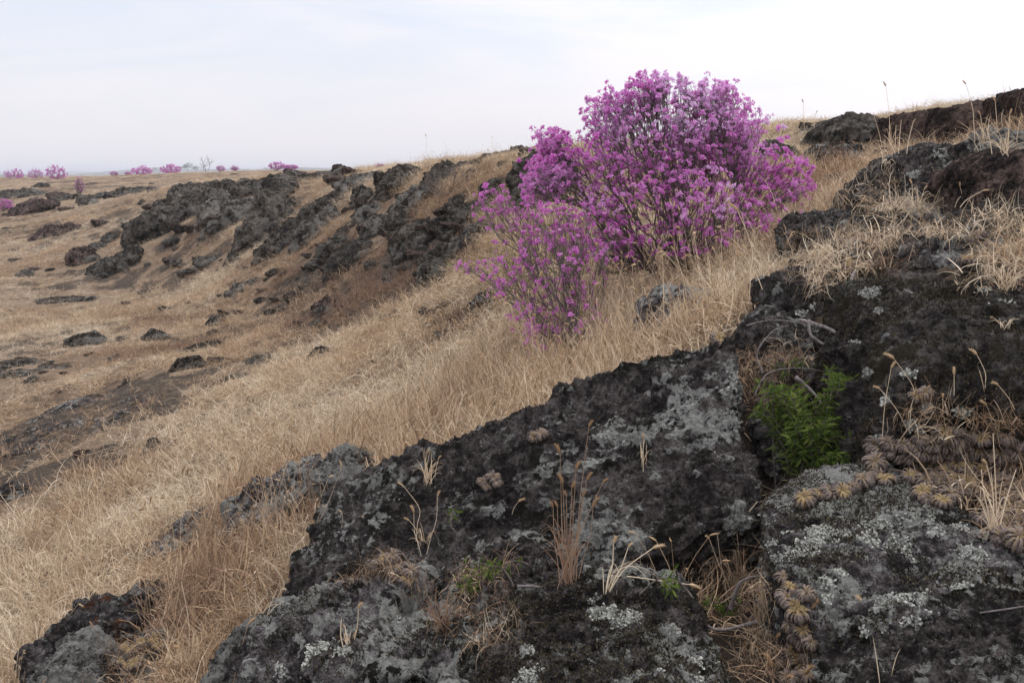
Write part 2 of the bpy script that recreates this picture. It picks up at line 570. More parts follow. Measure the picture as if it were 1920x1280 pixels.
def hill(name, label, pts, Y, depth):
    """a long low hill: pts (u, v of the crest) at distance Y"""
    us = np.linspace(pts[0][0], pts[-1][0], 90)
    vs = np.interp(us, [p[0] for p in pts], [p[1] for p in pts])
    crest = P(us, vs, np.full(90, Y))
    crest[:, 2] += 0.5 * fbm(np.stack([us * 0.15, us * 0, us * 0], -1), 3) * Y / 1500
    rows = []
    for k, (dy, kk) in enumerate([(-1, 0), (-0.8, .22), (-0.5, .62), (-0.25, .88), (0, 1), (0.25, .9), (0.6, .5), (1, 0)]):
        r = crest.copy()
        r[:, 1] += dy * depth
        r[:, 0] *= (Y + dy * depth) / Y
        base = -9.0
        r[:, 2] = base + (crest[:, 2] - base) * kk
        rows.append(r)
    v = np.vstack(rows)
    ix = np.arange(len(v)).reshape(len(rows), 90)
    f = np.stack([ix[:-1, :-1].ravel(), ix[:-1, 1:].ravel(), ix[1:, 1:].ravel(), ix[1:, :-1].ravel()], -1)
    o = mesh_np(name, v, f, hm.m)
    return tag(o, label, 'hill', kind='structure')


hill('hills', 'faint blue hill on the horizon behind the pink shrubs', [(-500, 323), (-100, 319), (0, 321), (60, 325), (110, 322), (135, 320), (190, 323), (260, 326)], 3000, 300)
hill('hills', 'low grey wooded rise on the horizon beyond the plain', [(120, 328), (170, 324), (230, 319), (300, 317), (380, 317), (480, 317), (560, 314), (640, 316), (760, 319), (1000, 318)], 1700, 160)
hill('hills', 'long dim treeline on the horizon left of the ridge', [(-500, 328), (-200, 326), (0, 327), (90, 328), (200, 330)], 1200, 80)

# ------------------------------------------------------------------ rocks
_ICO = {}


def ico(level):
    if level not in _ICO:
        bm = bmesh.new()
        bmesh.ops.create_icosphere(bm, subdivisions=level, radius=1)
        v = np.array([x.co[:] for x in bm.verts])
        f = np.array([[w.index for w in q.verts] for q in bm.faces])
        bm.free()
        _ICO[level] = (v, f)
    return _ICO[level]


def vnormals(v, f):
    n = np.cross(v[f[:, 1]] - v[f[:, 0]], v[f[:, 2]] - v[f[:, 0]])
    o = np.zeros_like(v)
    for i in range(3):
        np.add.at(o, f[:, i], n)
    return o / (np.linalg.norm(o, axis=1, keepdims=True) + 1e-12)


STRIKE = np.array([0.80, 0.25, 0.54])
STRIKE /= np.linalg.norm(STRIKE)
ROCKV = []       # world vertices of every rock, for keeping the grass off them


def rock(pts, mat, label, cat='rock', level=5, soft=60, amp=0.075, cuts=10, strata=0.5, lichen_spots=(), seed=0, name='rock', group=None, strike=None, crack=0.0, fine_amp=1.0, sf=None, lobes=None, mossy=None, frac=14):
    """a weathered block through the given corner points: their convex hull with worn edges, cleaved facets and layered relief"""
    r = np.random.default_rng(seed + 11)
    pts = np.asarray(pts, float)
    bm = bmesh.new()
    for p in pts:
        bm.verts.new(p)
    bmesh.ops.convex_hull(bm, input=bm.verts)
    bm.normal_update()
    N = np.array([q.normal[:] for q in bm.faces])
    C0 = np.array([q.verts[0].co[:] for q in bm.faces])
    ar = np.array([q.calc_area() for q in bm.faces])
    bm.free()
    keep = ar > 1e-9
    N, C0, ar = N[keep], C0[keep], ar[keep]
    c = (0.5 * (pts.min(0) + pts.max(0)) + pts.mean(0)) / 2
    D = ((C0 - c) * N).sum(1)
    if D.min() < 0:
        N[D < 0] *= -1
        D = np.abs(D)
    D = np.maximum(D, 0.01)
    # a few random cleavage planes
    for _ in range(cuts):
        n = r.normal(size=3)
        n /= np.linalg.norm(n)
        sup = ((pts - c) @ n).max()
        N = np.vstack([N, n])
        D = np.append(D, sup * r.uniform(0.74, 0.95))
    sph, f = ico(level)
    q = pts - c
    cov = q.T @ q / len(q)
    ev, R = np.linalg.eigh(cov)
    ext = np.sqrt(np.maximum(ev, 1e-6))
    ext = np.maximum(ext, ext.max() * 0.3)
    tocam = -c / np.linalg.norm(c)
    d = (sph * ext) @ R.T
    d /= np.linalg.norm(d, axis=1, keepdims=True)
    if name == 'rock':
        d = d + 0.42 * tocam          # more vertices on the side that is looked at
    d /= np.linalg.norm(d, axis=1, keepdims=True)
    proj = np.maximum(d @ N.T, 0) / D
    rr = 1.0 / ((proj ** soft).sum(1) ** (1.0 / soft) + 1e-9)
    v = d * rr[:, None]
    size = float(np.prod(np.ptp(pts, axis=0)) ** (1 / 3))
    size = max(size, np.ptp(pts, axis=0).max() * 0.4)
    n = vnormals(v, f)
    o = r.uniform(-50, 50, 3)
    A = amp * size
    disp = A * fbm(v * (1.7 / size) + o, 4, 0.5)
    # layered, ropy relief running along the strike
    sk = STRIKE if strike is None else np.asarray(strike, float) / np.linalg.norm(strike)
    al = v @ sk
    w = v - al[:, None] * sk * 0.72
    warp = np.stack([vnoise(v * (2.2 / size) + o + 31 * i) for i in range(3)], -1) * size * 0.10
    disp += A * strata * 0.65 * fbm((w + warp) * (sf or 7.0 / size) + o, 4, 0.58, ridged=True)
    disp += A * 0.38 * fbm((v + 0.6 * warp) * (5.0 / size) + o + 5, 4, 0.6, ridged=True)
    disp += A * 0.20 * fine_amp * fbm(v * (26 / size) + o, 3, 0.65)
    # cleavage: the face breaks into plates that stand at slightly different heights, with gaps between
    for (cells, kk, gap) in ((frac, 0.62, 0.018), (frac * 6, 0.20, 0.006)) if frac else ():
        pk = r.integers(0, len(v), cells)
        sd = v[pk]
        st2 = (v + warp * 0.5) - ((v + warp * 0.5) @ sk)[:, None] * sk * 0.5
        ss = sd - (sd @ sk)[:, None] * sk * 0.5
        best = np.full(len(v), 9e9)
        sec = np.full(len(v), 9e9)
        bi = np.zeros(len(v), int)
        for q_ in range(cells):
            dd_ = np.sqrt(((st2 - ss[q_]) ** 2).sum(1))
            m_ = dd_ < best
            sec = np.where(m_, best, np.minimum(sec, dd_))
            best = np.where(m_, dd_, best)
            bi[m_] = q_
        off = r.uniform(-1, 1, cells)
        til = r.normal(0, .55, (cells, 3))
        disp += A * kk * (off[bi] + ((v - sd[bi]) * til[bi]).sum(1) / size * 2.2)
        disp -= gap * size * np.exp(-((sec - best) / (0.022 * size)) ** 2)
    if crack:
        cr = np.abs(vnoise((v + warp) * (2.0 / size) + o * 2))
        disp -= crack * size * np.exp(-(cr / 0.03) ** 2)
    v = v + n * disp[:, None]
    if sf:
        disp2 = 0.0050 * fbm(v * 52 + o, 3, 0.62, ridged=True) - 0.0065 * np.clip((vnoise(v * 70 + o) - 0.30) * 4, 0, 1) - 0.011 * np.clip((vnoise(v * 26 + o) - 0.42) * 5, 0, 1)
        v = v + n * disp2[:, None]
    wv = v + c
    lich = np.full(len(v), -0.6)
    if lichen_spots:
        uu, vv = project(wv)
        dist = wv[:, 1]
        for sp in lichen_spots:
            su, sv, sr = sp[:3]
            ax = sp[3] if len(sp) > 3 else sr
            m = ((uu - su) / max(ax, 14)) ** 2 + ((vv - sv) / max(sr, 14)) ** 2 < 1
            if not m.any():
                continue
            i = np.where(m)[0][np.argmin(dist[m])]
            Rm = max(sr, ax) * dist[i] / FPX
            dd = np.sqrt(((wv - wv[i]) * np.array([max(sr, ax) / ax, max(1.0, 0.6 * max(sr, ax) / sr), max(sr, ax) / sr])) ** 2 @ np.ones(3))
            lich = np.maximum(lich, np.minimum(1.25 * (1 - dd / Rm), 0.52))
    small = m = None
    if lobes is not None or mossy is not None:
        small = 0.45 * fbm(wv * 11 + o, 4, 0.65) + 0.25 * fbm(wv * 45 + o, 3, 0.65)
        m = lich + small
        if (lobes or 0) > 0:
            m = np.maximum(m, (0.5 * fbm(wv * 3.1 + 7, 3) + 0.6 * small + lobes - 0.75))
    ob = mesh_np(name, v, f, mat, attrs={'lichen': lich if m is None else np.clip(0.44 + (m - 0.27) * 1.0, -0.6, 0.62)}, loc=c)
    ROCKV.append(wv)
    tag(ob, label, cat, group)
    if lobes is not None or mossy is not None:
        nn = vnormals(v, f)
        if lobes is not None:
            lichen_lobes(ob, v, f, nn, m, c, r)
        if mossy is not None:
            m2 = 0.7 * fbm(wv * 3.7 + 23, 3) + 1.1 * small + mossy - 0.25 - np.clip(lich, 0, 1) * 1.5
            moss_fibres(ob, v, f, nn, m2, c, r)
    return ob


def _on_faces(v, f, nn, mask, c, spacing, r, thr):
    tri = v[f]
    fm = mask[f].mean(1)
    fn = nn[f].mean(1)
    view = ((tri.mean(1) + c) * fn).sum(1) / np.linalg.norm(tri.mean(1) + c, axis=1)
    ar = 0.5 * np.linalg.norm(np.cross(tri[:, 1] - tri[:, 0], tri[:, 2] - tri[:, 0]), axis=1)
    ok = (fm > thr) & (view < 0.25)
    ar = ar * ok
    n = int(ar.sum() / spacing ** 2)
    if n < 3:
        return None
    k = r.choice(len(f), n, p=ar / ar.sum())
    a, b = r.random(n), r.random(n)
    fl = a + b > 1
    a[fl], b[fl] = 1 - a[fl], 1 - b[fl]
    p = tri[k, 0] + (tri[k, 1] - tri[k, 0]) * a[:, None] + (tri[k, 2] - tri[k, 0]) * b[:, None]
    q = fn[k]
    return p, q / (np.linalg.norm(q, axis=1, keepdims=True) + 1e-9), fm[k]


def lichen_lobes(ob, v, f, nn, mask, c, r):
    """little cupped lobes of leafy lichen over the patches"""
    dist = np.linalg.norm(c)
    g_ = _on_faces(v, f, nn, mask, c, 0.0014 + 0.0013 * dist, r, 0.26)
    if g_ is None:
        return
    p, q, m = g_
    n = len(p)
    a = r.normal(size=(n, 3))
    x = np.cross(q, a)
    x /= np.linalg.norm(x, axis=1, keepdims=True)
    y = np.cross(q, x)
    s = (r.uniform(0.6, 1.3, n) * (0.0016 + 0.0013 * dist))[:, None]
    e = r.uniform(0.15, 1.0, n)[:, None]
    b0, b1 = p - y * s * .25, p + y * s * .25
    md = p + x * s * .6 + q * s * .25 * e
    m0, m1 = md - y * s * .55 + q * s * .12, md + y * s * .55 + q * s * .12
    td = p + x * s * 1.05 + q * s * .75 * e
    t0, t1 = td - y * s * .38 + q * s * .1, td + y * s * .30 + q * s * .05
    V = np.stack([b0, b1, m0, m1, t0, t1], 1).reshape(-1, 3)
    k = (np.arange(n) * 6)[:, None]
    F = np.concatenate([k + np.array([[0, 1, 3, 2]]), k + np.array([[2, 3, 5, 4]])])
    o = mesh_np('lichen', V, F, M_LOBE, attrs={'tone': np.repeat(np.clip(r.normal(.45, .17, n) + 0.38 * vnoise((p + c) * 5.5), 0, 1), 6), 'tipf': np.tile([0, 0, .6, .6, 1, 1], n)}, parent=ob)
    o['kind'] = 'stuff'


def moss_fibres(ob, v, f, nn, mask, c, r):
    """short dark fibres of moss"""
    dist = np.linalg.norm(c)
    g_ = _on_faces(v, f, nn, mask, c, 0.0028 + 0.0011 * dist, r, 0.12)
    if g_ is None:
        return
    p, q, m = g_
    n = len(p)
    d = q + r.normal(0, .45, (n, 3)) + np.array([0, 0, .25])
    d /= np.linalg.norm(d, axis=1, keepdims=True)
    x = np.cross(d, r.normal(size=(n, 3)))
    x /= np.linalg.norm(x, axis=1, keepdims=True)
    L = (r.uniform(.6, 1.4, n) * (0.0022 + 0.0013 * dist))[:, None]
    W = 0.0009 + 0.0006 * dist
    V = np.stack([p - x * W, p + x * W, p + d * L], 1).reshape(-1, 3)
    o = mesh_np('moss', V, np.arange(n * 3).reshape(n, 3), M_FIBRE, attrs={'tone': np.repeat(r.random(n), 3), 'tipf': np.tile([0, 0, 1], n)}, parent=ob)
    o['kind'] = 'stuff'


_k = NT('leafy_lichen')
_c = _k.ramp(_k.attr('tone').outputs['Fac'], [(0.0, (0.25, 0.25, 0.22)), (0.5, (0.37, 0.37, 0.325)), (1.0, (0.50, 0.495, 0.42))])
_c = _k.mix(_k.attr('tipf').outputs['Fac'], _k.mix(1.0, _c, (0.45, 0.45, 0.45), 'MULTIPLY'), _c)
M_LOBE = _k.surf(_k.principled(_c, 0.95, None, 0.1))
_k = NT('moss_fibre')
_c = _k.ramp(_k.attr('tone').outputs['Fac'], [(0.0, (0.026, 0.022, 0.015)), (0.7, (0.062, 0.052, 0.032)), (1.0, (0.14, 0.115, 0.07))])
M_FIBRE = _k.surf(_k.principled(_c, 0.95, None, 0.1))


def slab(outline, Y, T, mat, label, lean=0.35, back=1.0, sink=0.45, ground=True, bulge=0.2, **kw):
    """a block whose outline in the picture is given, at distance Y (one value or one per point), T metres thick"""
    u = np.array([p[0] for p in outline], float)
    v = np.array([p[1] for p in outline], float)
    Yv = np.full(len(u), Y, float) if np.isscalar(Y) else np.asarray(Y, float)
    if np.isscalar(Y) and Y > 5.5 and ground:
        # stand on the ground met at the lower edge
        il = np.argmax(v)
        yb = ground_at(u[v > v.max() - 0.2 * np.ptp(v)].mean(), v.max() - 0.06 * np.ptp(v))[1]
        if 0.6 < yb / Y < 1.7:
            T = T * yb / Y
            Yv = np.full(len(u), yb + T * lean * 0.8)
    # upper edge stands farther off than the lower edge
    k = (v - v.min()) / max(1e-6, v.max() - v.min())
    Yv = Yv + (0.5 - k) * T * lean * 2
    a = P(u, v, Yv)
    cu, cv = u.mean(), v.mean()
    fr = P(cu + (u - cu) * 0.62, cv + (v - cv) * 0.62, Yv - T * bulge)
    bk = P(cu + (u - cu) * 0.9, cv + (v - cv) * 0.9, Yv + T * 0.0)
    bk = bk + np.array([0, T * back, 0])
    low = a[k > 0.55].copy()
    low[:, 2] -= sink * T
    lowb = low + np.array([0, T * back, 0])
    return rock(np.vstack([a, fr, bk, low, lowb]), mat, label, **kw)


M_DARK = rock_mat('basalt_dark', (0.033, 0.028, 0.022), (0.160, 0.138, 0.113), 0.72, (0.205, 0.192, 0.165), moss=0.35, fine=0.32)
M_GREY = rock_mat('basalt_grey', (0.044, 0.038, 0.031), (0.205, 0.182, 0.154), 0.95, (0.245, 0.232, 0.20), moss=0.1, fine=0.32)
M_BROWN = rock_mat('basalt_brown', (0.036, 0.026, 0.022), (0.165, 0.118, 0.100), 0.30, (0.18, 0.17, 0.15), moss=0.15, fine=0.45)
M_CLIFF = rock_mat('basalt_cliff', (0.026, 0.0175, 0.014), (0.112, 0.077, 0.062), 0.12, (0.16, 0.15, 0.135), moss=0.1, fine=0.45)
M_NEAR = rock_mat('basalt_near', (0.025, 0.0215, 0.0195), (0.125, 0.108, 0.101), 0.74, (0.34, 0.34, 0.305), moss=0.42)
M_LICH = rock_mat('basalt_lichen', (0.037, 0.0325, 0.032), (0.188, 0.168, 0.165), 1.0, (0.36, 0.36, 0.32), moss=0.3)
M_MOSS = rock_mat('basalt_mossy', (0.022, 0.019, 0.017), (0.11, 0.098, 0.088), 0.35, (0.24, 0.24, 0.215), moss=.5, moss_col=(0.034, 0.028, 0.018))
M_PALE = rock_mat('basalt_pale', (0.050, 0.047, 0.043), (0.22, 0.21, 0.19), 1.2, (0.27, 0.266, 0.24), moss=0.1)
M_RUST = rock_mat('basalt_rust', (0.024, 0.021, 0.020), (0.12, 0.105, 0.10), 0.7, (0.26, 0.26, 0.235), moss=0.3, rust=0.9)

# -- the ledge along the left skyline and the tilted slabs below it
slab([(243, 443), (253, 420), (293, 390), (320, 370), (353, 367), (370, 380), (363, 407), (337, 430), (293, 443), (243, 458)], 24, 1.5, M_DARK, 'big dark tilted slab at the left end of the rocky slope', seed=1, strata=0.8)
slab([(313, 364), (327, 350), (360, 347), (365, 364), (333, 369)], 30, 1.0, M_DARK, 'leftmost dark ledge block of the skyline outcrop', seed=2)
slab([(363, 357), (377, 345), (417, 342), (430, 360), (427, 373), (383, 376), (367, 367)], 28, 1.0, M_DARK, 'black overhanging ledge block on the left skyline, above the grey slabs', seed=3, crack=.03)
slab([(423, 347), (467, 341), (497, 350), (495, 367), (460, 372), (428, 372)], 27, 1.0, M_DARK, 'ledge block right of the black overhang on the left skyline', seed=4)
slab([(373, 390), (393, 373), (423, 365), (433, 377), (417, 403), (393, 423), (367, 427)], 22.5, 1.0, M_GREY, 'grey slab leaning against the big dark slab at left', seed=5)
slab([(413, 390), (443, 373), (470, 373), (483, 390), (477, 410), (447, 417), (430, 410)], 21.8, .9, M_GREY, 'rounded grey boulder between two leaning slabs under the left ledge', seed=6)
slab([(377, 433), (393, 417), (427, 403), (437, 413), (430, 430), (393, 447)], 20.8, .7, M_GREY, 'small grey boulder at the foot of the leaning grey slab', seed=7)
slab([(423, 482), (437, 457), (467, 423), (500, 397), (530, 383), (547, 393), (543, 417), (520, 443), (473, 473), (440, 487)], 18, 1.2, M_DARK, 'long steep blackish slab pointing down left to the dry grass', seed=8, strata=.9)
slab([(480, 477), (507, 453), (547, 433), (567, 430), (567, 447), (533, 470), (493, 494)], 16.7, .8, M_DARK, 'narrow dark slab just right of the long steep slab', seed=9, strata=.9)
slab([(553, 462), (547, 443), (573, 420), (617, 400), (630, 407), (627, 427), (597, 453)], 16, .9, M_GREY, 'lichen-spotted dark block in the middle of the rocky slope', seed=10)
slab([(563, 407), (587, 393), (607, 380), (630, 383), (630, 397), (593, 412)], 17.6, .8, M_DARK, 'black wedge of rock under the middle of the ridge', seed=12)
slab([(573, 336), (580, 325), (597, 323), (601, 334)], 24, .5, M_DARK, 'small dark boulder standing on the skyline', seed=13)
slab([(480, 377), (500, 360), (533, 348), (550, 357), (533, 380), (500, 395)], 20, 1.0, M_DARK, 'dark boulder below the ledge on the left skyline', seed=14)
slab([(500, 345), (547, 335), (640, 331), (640, 345), (567, 353), (513, 354)], 22.5, 1.0, M_DARK, 'long flat ledge of rock along the skyline left of the shrub', seed=15)
slab([(183, 510), (197, 493), (227, 473), (247, 463), (257, 480), (250, 500), (207, 515)], 21.5, .8, M_DARK, 'dark sloping rock at the foot of the left slope', seed=16)
slab([(163, 510), (180, 493), (207, 480), (203, 500), (175, 516)], 22, .5, M_DARK, 'narrow brown rock left of the sloping rock at the slope foot', seed=17)
slab([(127, 490), (133, 470), (157, 462), (170, 470), (157, 493), (133, 500)], 24, .6, M_BROWN, 'squat brown rock in the grass at far left', seed=18)
slab([(187, 448), (197, 437), (223, 433), (213, 452), (193, 458)], 25.5, .5, M_DARK, 'small dark rock left of the big tilted slab', seed=19)
slab([(140, 380), (143, 363), (180, 357), (207, 360), (187, 377), (147, 383)], 42, 1.2, M_DARK, 'low flat outcrop on the far plain beneath the lone pink shrub', seed=20)
slab([(-30, 366), (0, 359), (33, 358), (90, 364), (90, 370), (33, 373), (-30, 371)], 50, 1.2, M_DARK, 'dark ledge on the plain at the left edge', seed=21)
slab([(83, 372), (110, 364), (137, 362), (133, 374), (87, 379)], 47, 1.0, M_DARK, 'short dark ledge right of the left-edge ledge', seed=22)
slab([(190, 364), (220, 352), (263, 352), (270, 364), (217, 371)], 43, 1.2, M_DARK, 'low dark outcrop on the far plain left of the skyline ledge', seed=23)
slab([(0, 396), (33, 383), (87, 373), (102, 382), (40, 402), (0, 410)], 38, .9, M_BROWN, 'brownish sloping outcrop at the left edge below the ledge', seed=24)
slab([(47, 448), (67, 430), (110, 417), (150, 420), (140, 434), (83, 452)], 30, .6, M_BROWN, 'broad low outcrop half buried in grass at far left', seed=25)
slab([(423, 549), (450, 530), (500, 520), (567, 506), (572, 514), (520, 534), (473, 549), (437, 556)], 13.8, .5, M_GREY, 'long grey slab lying in the grass below the rocky slope', seed=26)
slab([(703, 335), (733, 317), (777, 312), (793, 327), (780, 352), (733, 356), (703, 345)], 17, .9, M_DARK, 'dark pitted block at the ridge top left of the bare twigs', seed=30)
slab([(785, 325), (827, 308), (860, 298), (883, 307), (877, 332), (860, 350), (793, 340)], 15, .9, M_DARK, 'dark crest block behind the bare twiggy shrub on the ridge', seed=31)
slab([(870, 320), (923, 314), (962, 316), (962, 332), (927, 346), (878, 345)], 13.3, .7, M_BROWN, 'flat reddish brown slab at the ridge top left of the pink shrub', seed=32, amp=.03, ground=False)
slab([(880, 306), (915, 296), (980, 292), (1030, 296), (1040, 312), (960, 318), (885, 318)], 14.2, .6, M_DARK, 'grassy-topped cap rock above the reddish brown slab', seed=33, ground=False)
slab([(628, 347), (650, 331), (700, 323), (713, 335), (690, 352), (640, 354)], 20.5, .8, M_DARK, 'low dark ledge rock on the skyline between the flat ledge and the pitted block', seed=53)
slab([(905, 352), (925, 344), (965, 345), (968, 372), (930, 385), (908, 375)], 12.2, .5, M_DARK, 'dark rock under the reddish brown slab', seed=54)
slab([(960, 340), (985, 318), (1040, 300), (1080, 310), (1070, 370), (990, 390)], 12.0, .8, M_DARK, 'dark rock of the ridge half hidden behind the pink shrub', seed=34)
slab([(750, 378), (767, 350), (793, 355), (815, 370), (793, 392), (760, 395)], 13.8, .7, M_GREY, 'pale grey upright boulder under the ridge crest', seed=35)
slab([(660, 399), (703, 370), (747, 361), (762, 380), (727, 405), (677, 422)], 14.7, .8, M_GREY, 'broad grey slab left of the pale upright boulder', seed=36)
slab([(727, 413), (747, 390), (790, 378), (803, 390), (773, 429), (733, 432)], 13.0, .7, M_DARK, 'black slab below the pale upright boulder', seed=37)
slab([(617, 512), (630, 487), (660, 463), (700, 452), (725, 468), (715, 489), (667, 509), (633, 515)], 12.3, .7, M_MOSS, 'mossy blackish-green boulder at the foot of the slope', seed=38)
slab([(833, 388), (847, 370), (870, 374), (890, 397), (880, 415), (850, 416)], 11.5, .6, M_DARK, 'dark boulder just left of the shrub\'s outermost blossoms', seed=39)
slab([(785, 510), (807, 480), (837, 466), (852, 480), (845, 524), (807, 534), (787, 524)], 9.7, .5, M_DARK, 'dark lump of rock beside the low flowering twig', seed=40)
slab([(858, 460), (880, 433), (913, 422), (935, 437), (915, 470), (877, 484)], 9.5, .6, M_MOSS, 'black rock peeping out behind the left flowering shrub', seed=41)
slab([(735, 462), (760, 437), (800, 426), (830, 412), (840, 422), (813, 455), (767, 480)], 11.7, .7, M_DARK, 'long dark slab in the middle of the slope below the crest', seed=42)
slab([(603, 469), (627, 447), (660, 429), (675, 437), (653, 469), (620, 480)], 14.2, .7, M_DARK, 'dark slab left above the mossy blackish-green boulder', seed=43)
slab([(658, 356), (670, 346), (695, 352), (702, 375), (668, 380)], 16.5, .6, M_DARK, 'dark hollowed block right under the skyline ledge', seed=44)
slab([(628, 346), (657, 337), (668, 350), (645, 363)], 18.5, .6, M_GREY, 'small grey block under the skyline ledge', seed=45)
slab([(588, 385), (603, 372), (630, 391), (613, 406)], 16.8, .6, M_DARK, 'small dark block above the lichen-spotted block', seed=46)
slab([(610, 386), (627, 359), (662, 356), (660, 380), (620, 388)], 17.2, .7, M_DARK, 'dark block between the black wedge and the hollowed block', seed=47)
slab([(836, 470), (850, 445), (876, 438), (880, 460), (858, 485)], 10.4, .4, M_GREY, 'small lichened rock left of the black rock by the shrub', seed=48)
slab([(668, 432), (690, 410), (735, 400), (742, 425), (700, 448)], 13.4, .6, M_GREY, 'grey broken rock in the middle of the slope', seed=49)
slab([(575, 575), (610, 555), (632, 560), (628, 580), (595, 592)], 10.6, .3, M_BROWN, 'low brownish rock in the grass left of the reddish tuft', seed=50)
slab([(880, 570), (905, 548), (945, 545), (950, 570), (910, 582)], 7.6, .3, M_NEAR, 'dark stone under the overhanging twigs of the left shrub', seed=51)

# -- the right-hand cliff and blocks below it
slab([(1628, 262), (1635, 228), (1680, 217), (1740, 211), (1745, 280), (1663, 284)], [9.6, 9.7, 9.4, 9.0, 8.9, 9.2], .8, M_CLIFF, 'left end of the dark brown cliff on the right skyline', seed=60, frac=12, sf=6, amp=.035, strata=.3, cuts=1, lean=.0, bulge=.04, level=7)
slab([(1735, 212), (1813, 200), (1850, 193), (1855, 268), (1813, 275), (1738, 284)], [9.0, 8.6, 8.4, 8.1, 8.3, 8.7], .8, M_CLIFF, 'middle wall of the dark brown cliff on the right skyline', seed=61, frac=12, sf=6, amp=.035, strata=.3, cuts=1, lean=.0, bulge=.04, level=7)
slab([(1842, 195), (1920, 177), (2010, 160), (2010, 250), (1920, 262), (1848, 272)], [8.4, 7.9, 7.4, 7.2, 7.6, 8.1], .8, M_CLIFF, 'right end of the brown cliff under the mossy knob', seed=62, frac=12, sf=6, amp=.035, strata=.3, cuts=1, lean=.0, bulge=.04, level=7)
slab([(1874, 183), (1876, 177), (1888, 174), (1897, 179), (1898, 187), (1878, 188)], 8.1, .07, M_MOSS, 'small mossy knob on top of the right cliff', seed=63)
slab([(1557, 259), (1597, 225), (1633, 226), (1650, 257), (1627, 270), (1567, 270)], 10, .8, M_DARK, 'dark broken rock at the left foot of the brown cliff', seed=64)
slab([(1540, 290), (1563, 277), (1620, 272), (1630, 290), (1580, 316), (1547, 316)], 8.5, .5, M_NEAR, 'dark low rock in the grass below the left end of the cliff', seed=65)
slab([(1683, 299), (1713, 285), (1787, 266), (1812, 270), (1795, 330), (1780, 378), (1713, 376), (1706, 333)], [5.9, 5.85, 5.75, 5.7, 5.6, 5.58, 5.65, 5.8], .55, M_NEAR, 'big square dark block standing below the right cliff', seed=66, level=6, frac=9, sf=9, soft=90, bulge=.04, amp=.028, cuts=1, lean=.02, strata=.25, lobes=0.0, lichen_spots=[(1735, 284, 10, 40), (1790, 270, 8, 24), (1700, 320, 10, 10)])
slab([(1797, 272), (1820, 268), (1838, 297), (1826, 335), (1788, 378), (1784, 360), (1800, 320)], 5.62, .45, M_NEAR, 'dark flank of rock split from the big square block', seed=67, level=6, frac=7, sf=9, amp=.03, cuts=1, soft=90, strata=.25, bulge=.04, lean=.02, ground=False)
slab([(1822, 362), (1835, 318), (1867, 300), (1925, 285), (1990, 290), (2000, 420), (1880, 420), (1842, 402)], [4.85, 4.8, 4.8, 4.75, 4.7, 4.55, 4.62, 4.75], .6, M_BROWN, 'reddish brown pitted boulder at the right edge', seed=68, level=7, frac=10, sf=9, amp=.03, soft=90, lean=.02, cuts=2, strata=.3, bulge=.05)
slab([(1850, 300), (1863, 286), (1920, 262), (2000, 250), (2000, 300), (1880, 310)], 5.7, .6, M_PALE, 'grey lichened rock on top of the reddish boulder at right', seed=69, level=6, sf=9, frac=12)
slab([(1503, 432), (1540, 410), (1600, 406), (1650, 420), (1643, 452), (1580, 456), (1513, 449)], 5.4, .45, M_NEAR, 'dark rock in the dry grass right of the pink shrub', seed=70, level=6, sf=9, frac=12)
slab([(1680, 395), (1710, 380), (1783, 382), (1810, 400), (1773, 425), (1697, 419)], 5.15, .4, M_LICH, 'grey flat rock under the big square block', seed=71, level=6, sf=9, frac=12)
slab([(1664, 422), (1697, 413), (1747, 427), (1763, 447), (1713, 470), (1664, 455)], 4.75, .35, M_NEAR, 'black rock below the grey flat rock at right', seed=72, level=6, sf=9, frac=12)
slab([(1800, 436), (1873, 410), (1920, 398), (2000, 390), (2000, 475), (1847, 466)], 4.4, .4, M_MOSS, 'black mossy rock at the right edge below the reddish boulder', seed=73, level=6, sf=9, frac=12)
slab([(1597, 490), (1633, 460), (1680, 472), (1690, 507), (1613, 516)], 4.55, .35, M_NEAR, 'dark rock behind the top of the mossy slab', seed=74, level=6, sf=9, frac=12)
slab([(1750, 505), (1813, 463), (1873, 450), (1915, 473), (1813, 508)], 4.15, .35, M_LICH, 'grey lichened rock above the mossy slab at right', seed=75, level=6, sf=9, frac=12)
slab([(1440, 290), (1453, 266), (1487, 278), (1500, 297), (1467, 310)], 9, .4, M_DARK, 'grey-black boulder behind the right side of the pink shrub', seed=76)
slab([(1597, 368), (1633, 330), (1680, 347), (1703, 373), (1663, 388)], 6.7, .4, M_NEAR, 'dark rock buried in tall straw left of the square block', seed=77)
slab([(1225, 592), (1260, 568), (1320, 563), (1362, 580), (1372, 612), (1310, 645), (1240, 635)], 4.95, .4, M_LICH, 'grey rock in straw between the pink shrub and the pointed crest', seed=78, level=6)
slab([(1700, 430), (1740, 440), (1800, 450), (1790, 490), (1700, 500), (1680, 470)], 4.35, .3, M_NEAR, 'dark rock wedged between the black rock and the grey lichened rock', seed=79, level=5)

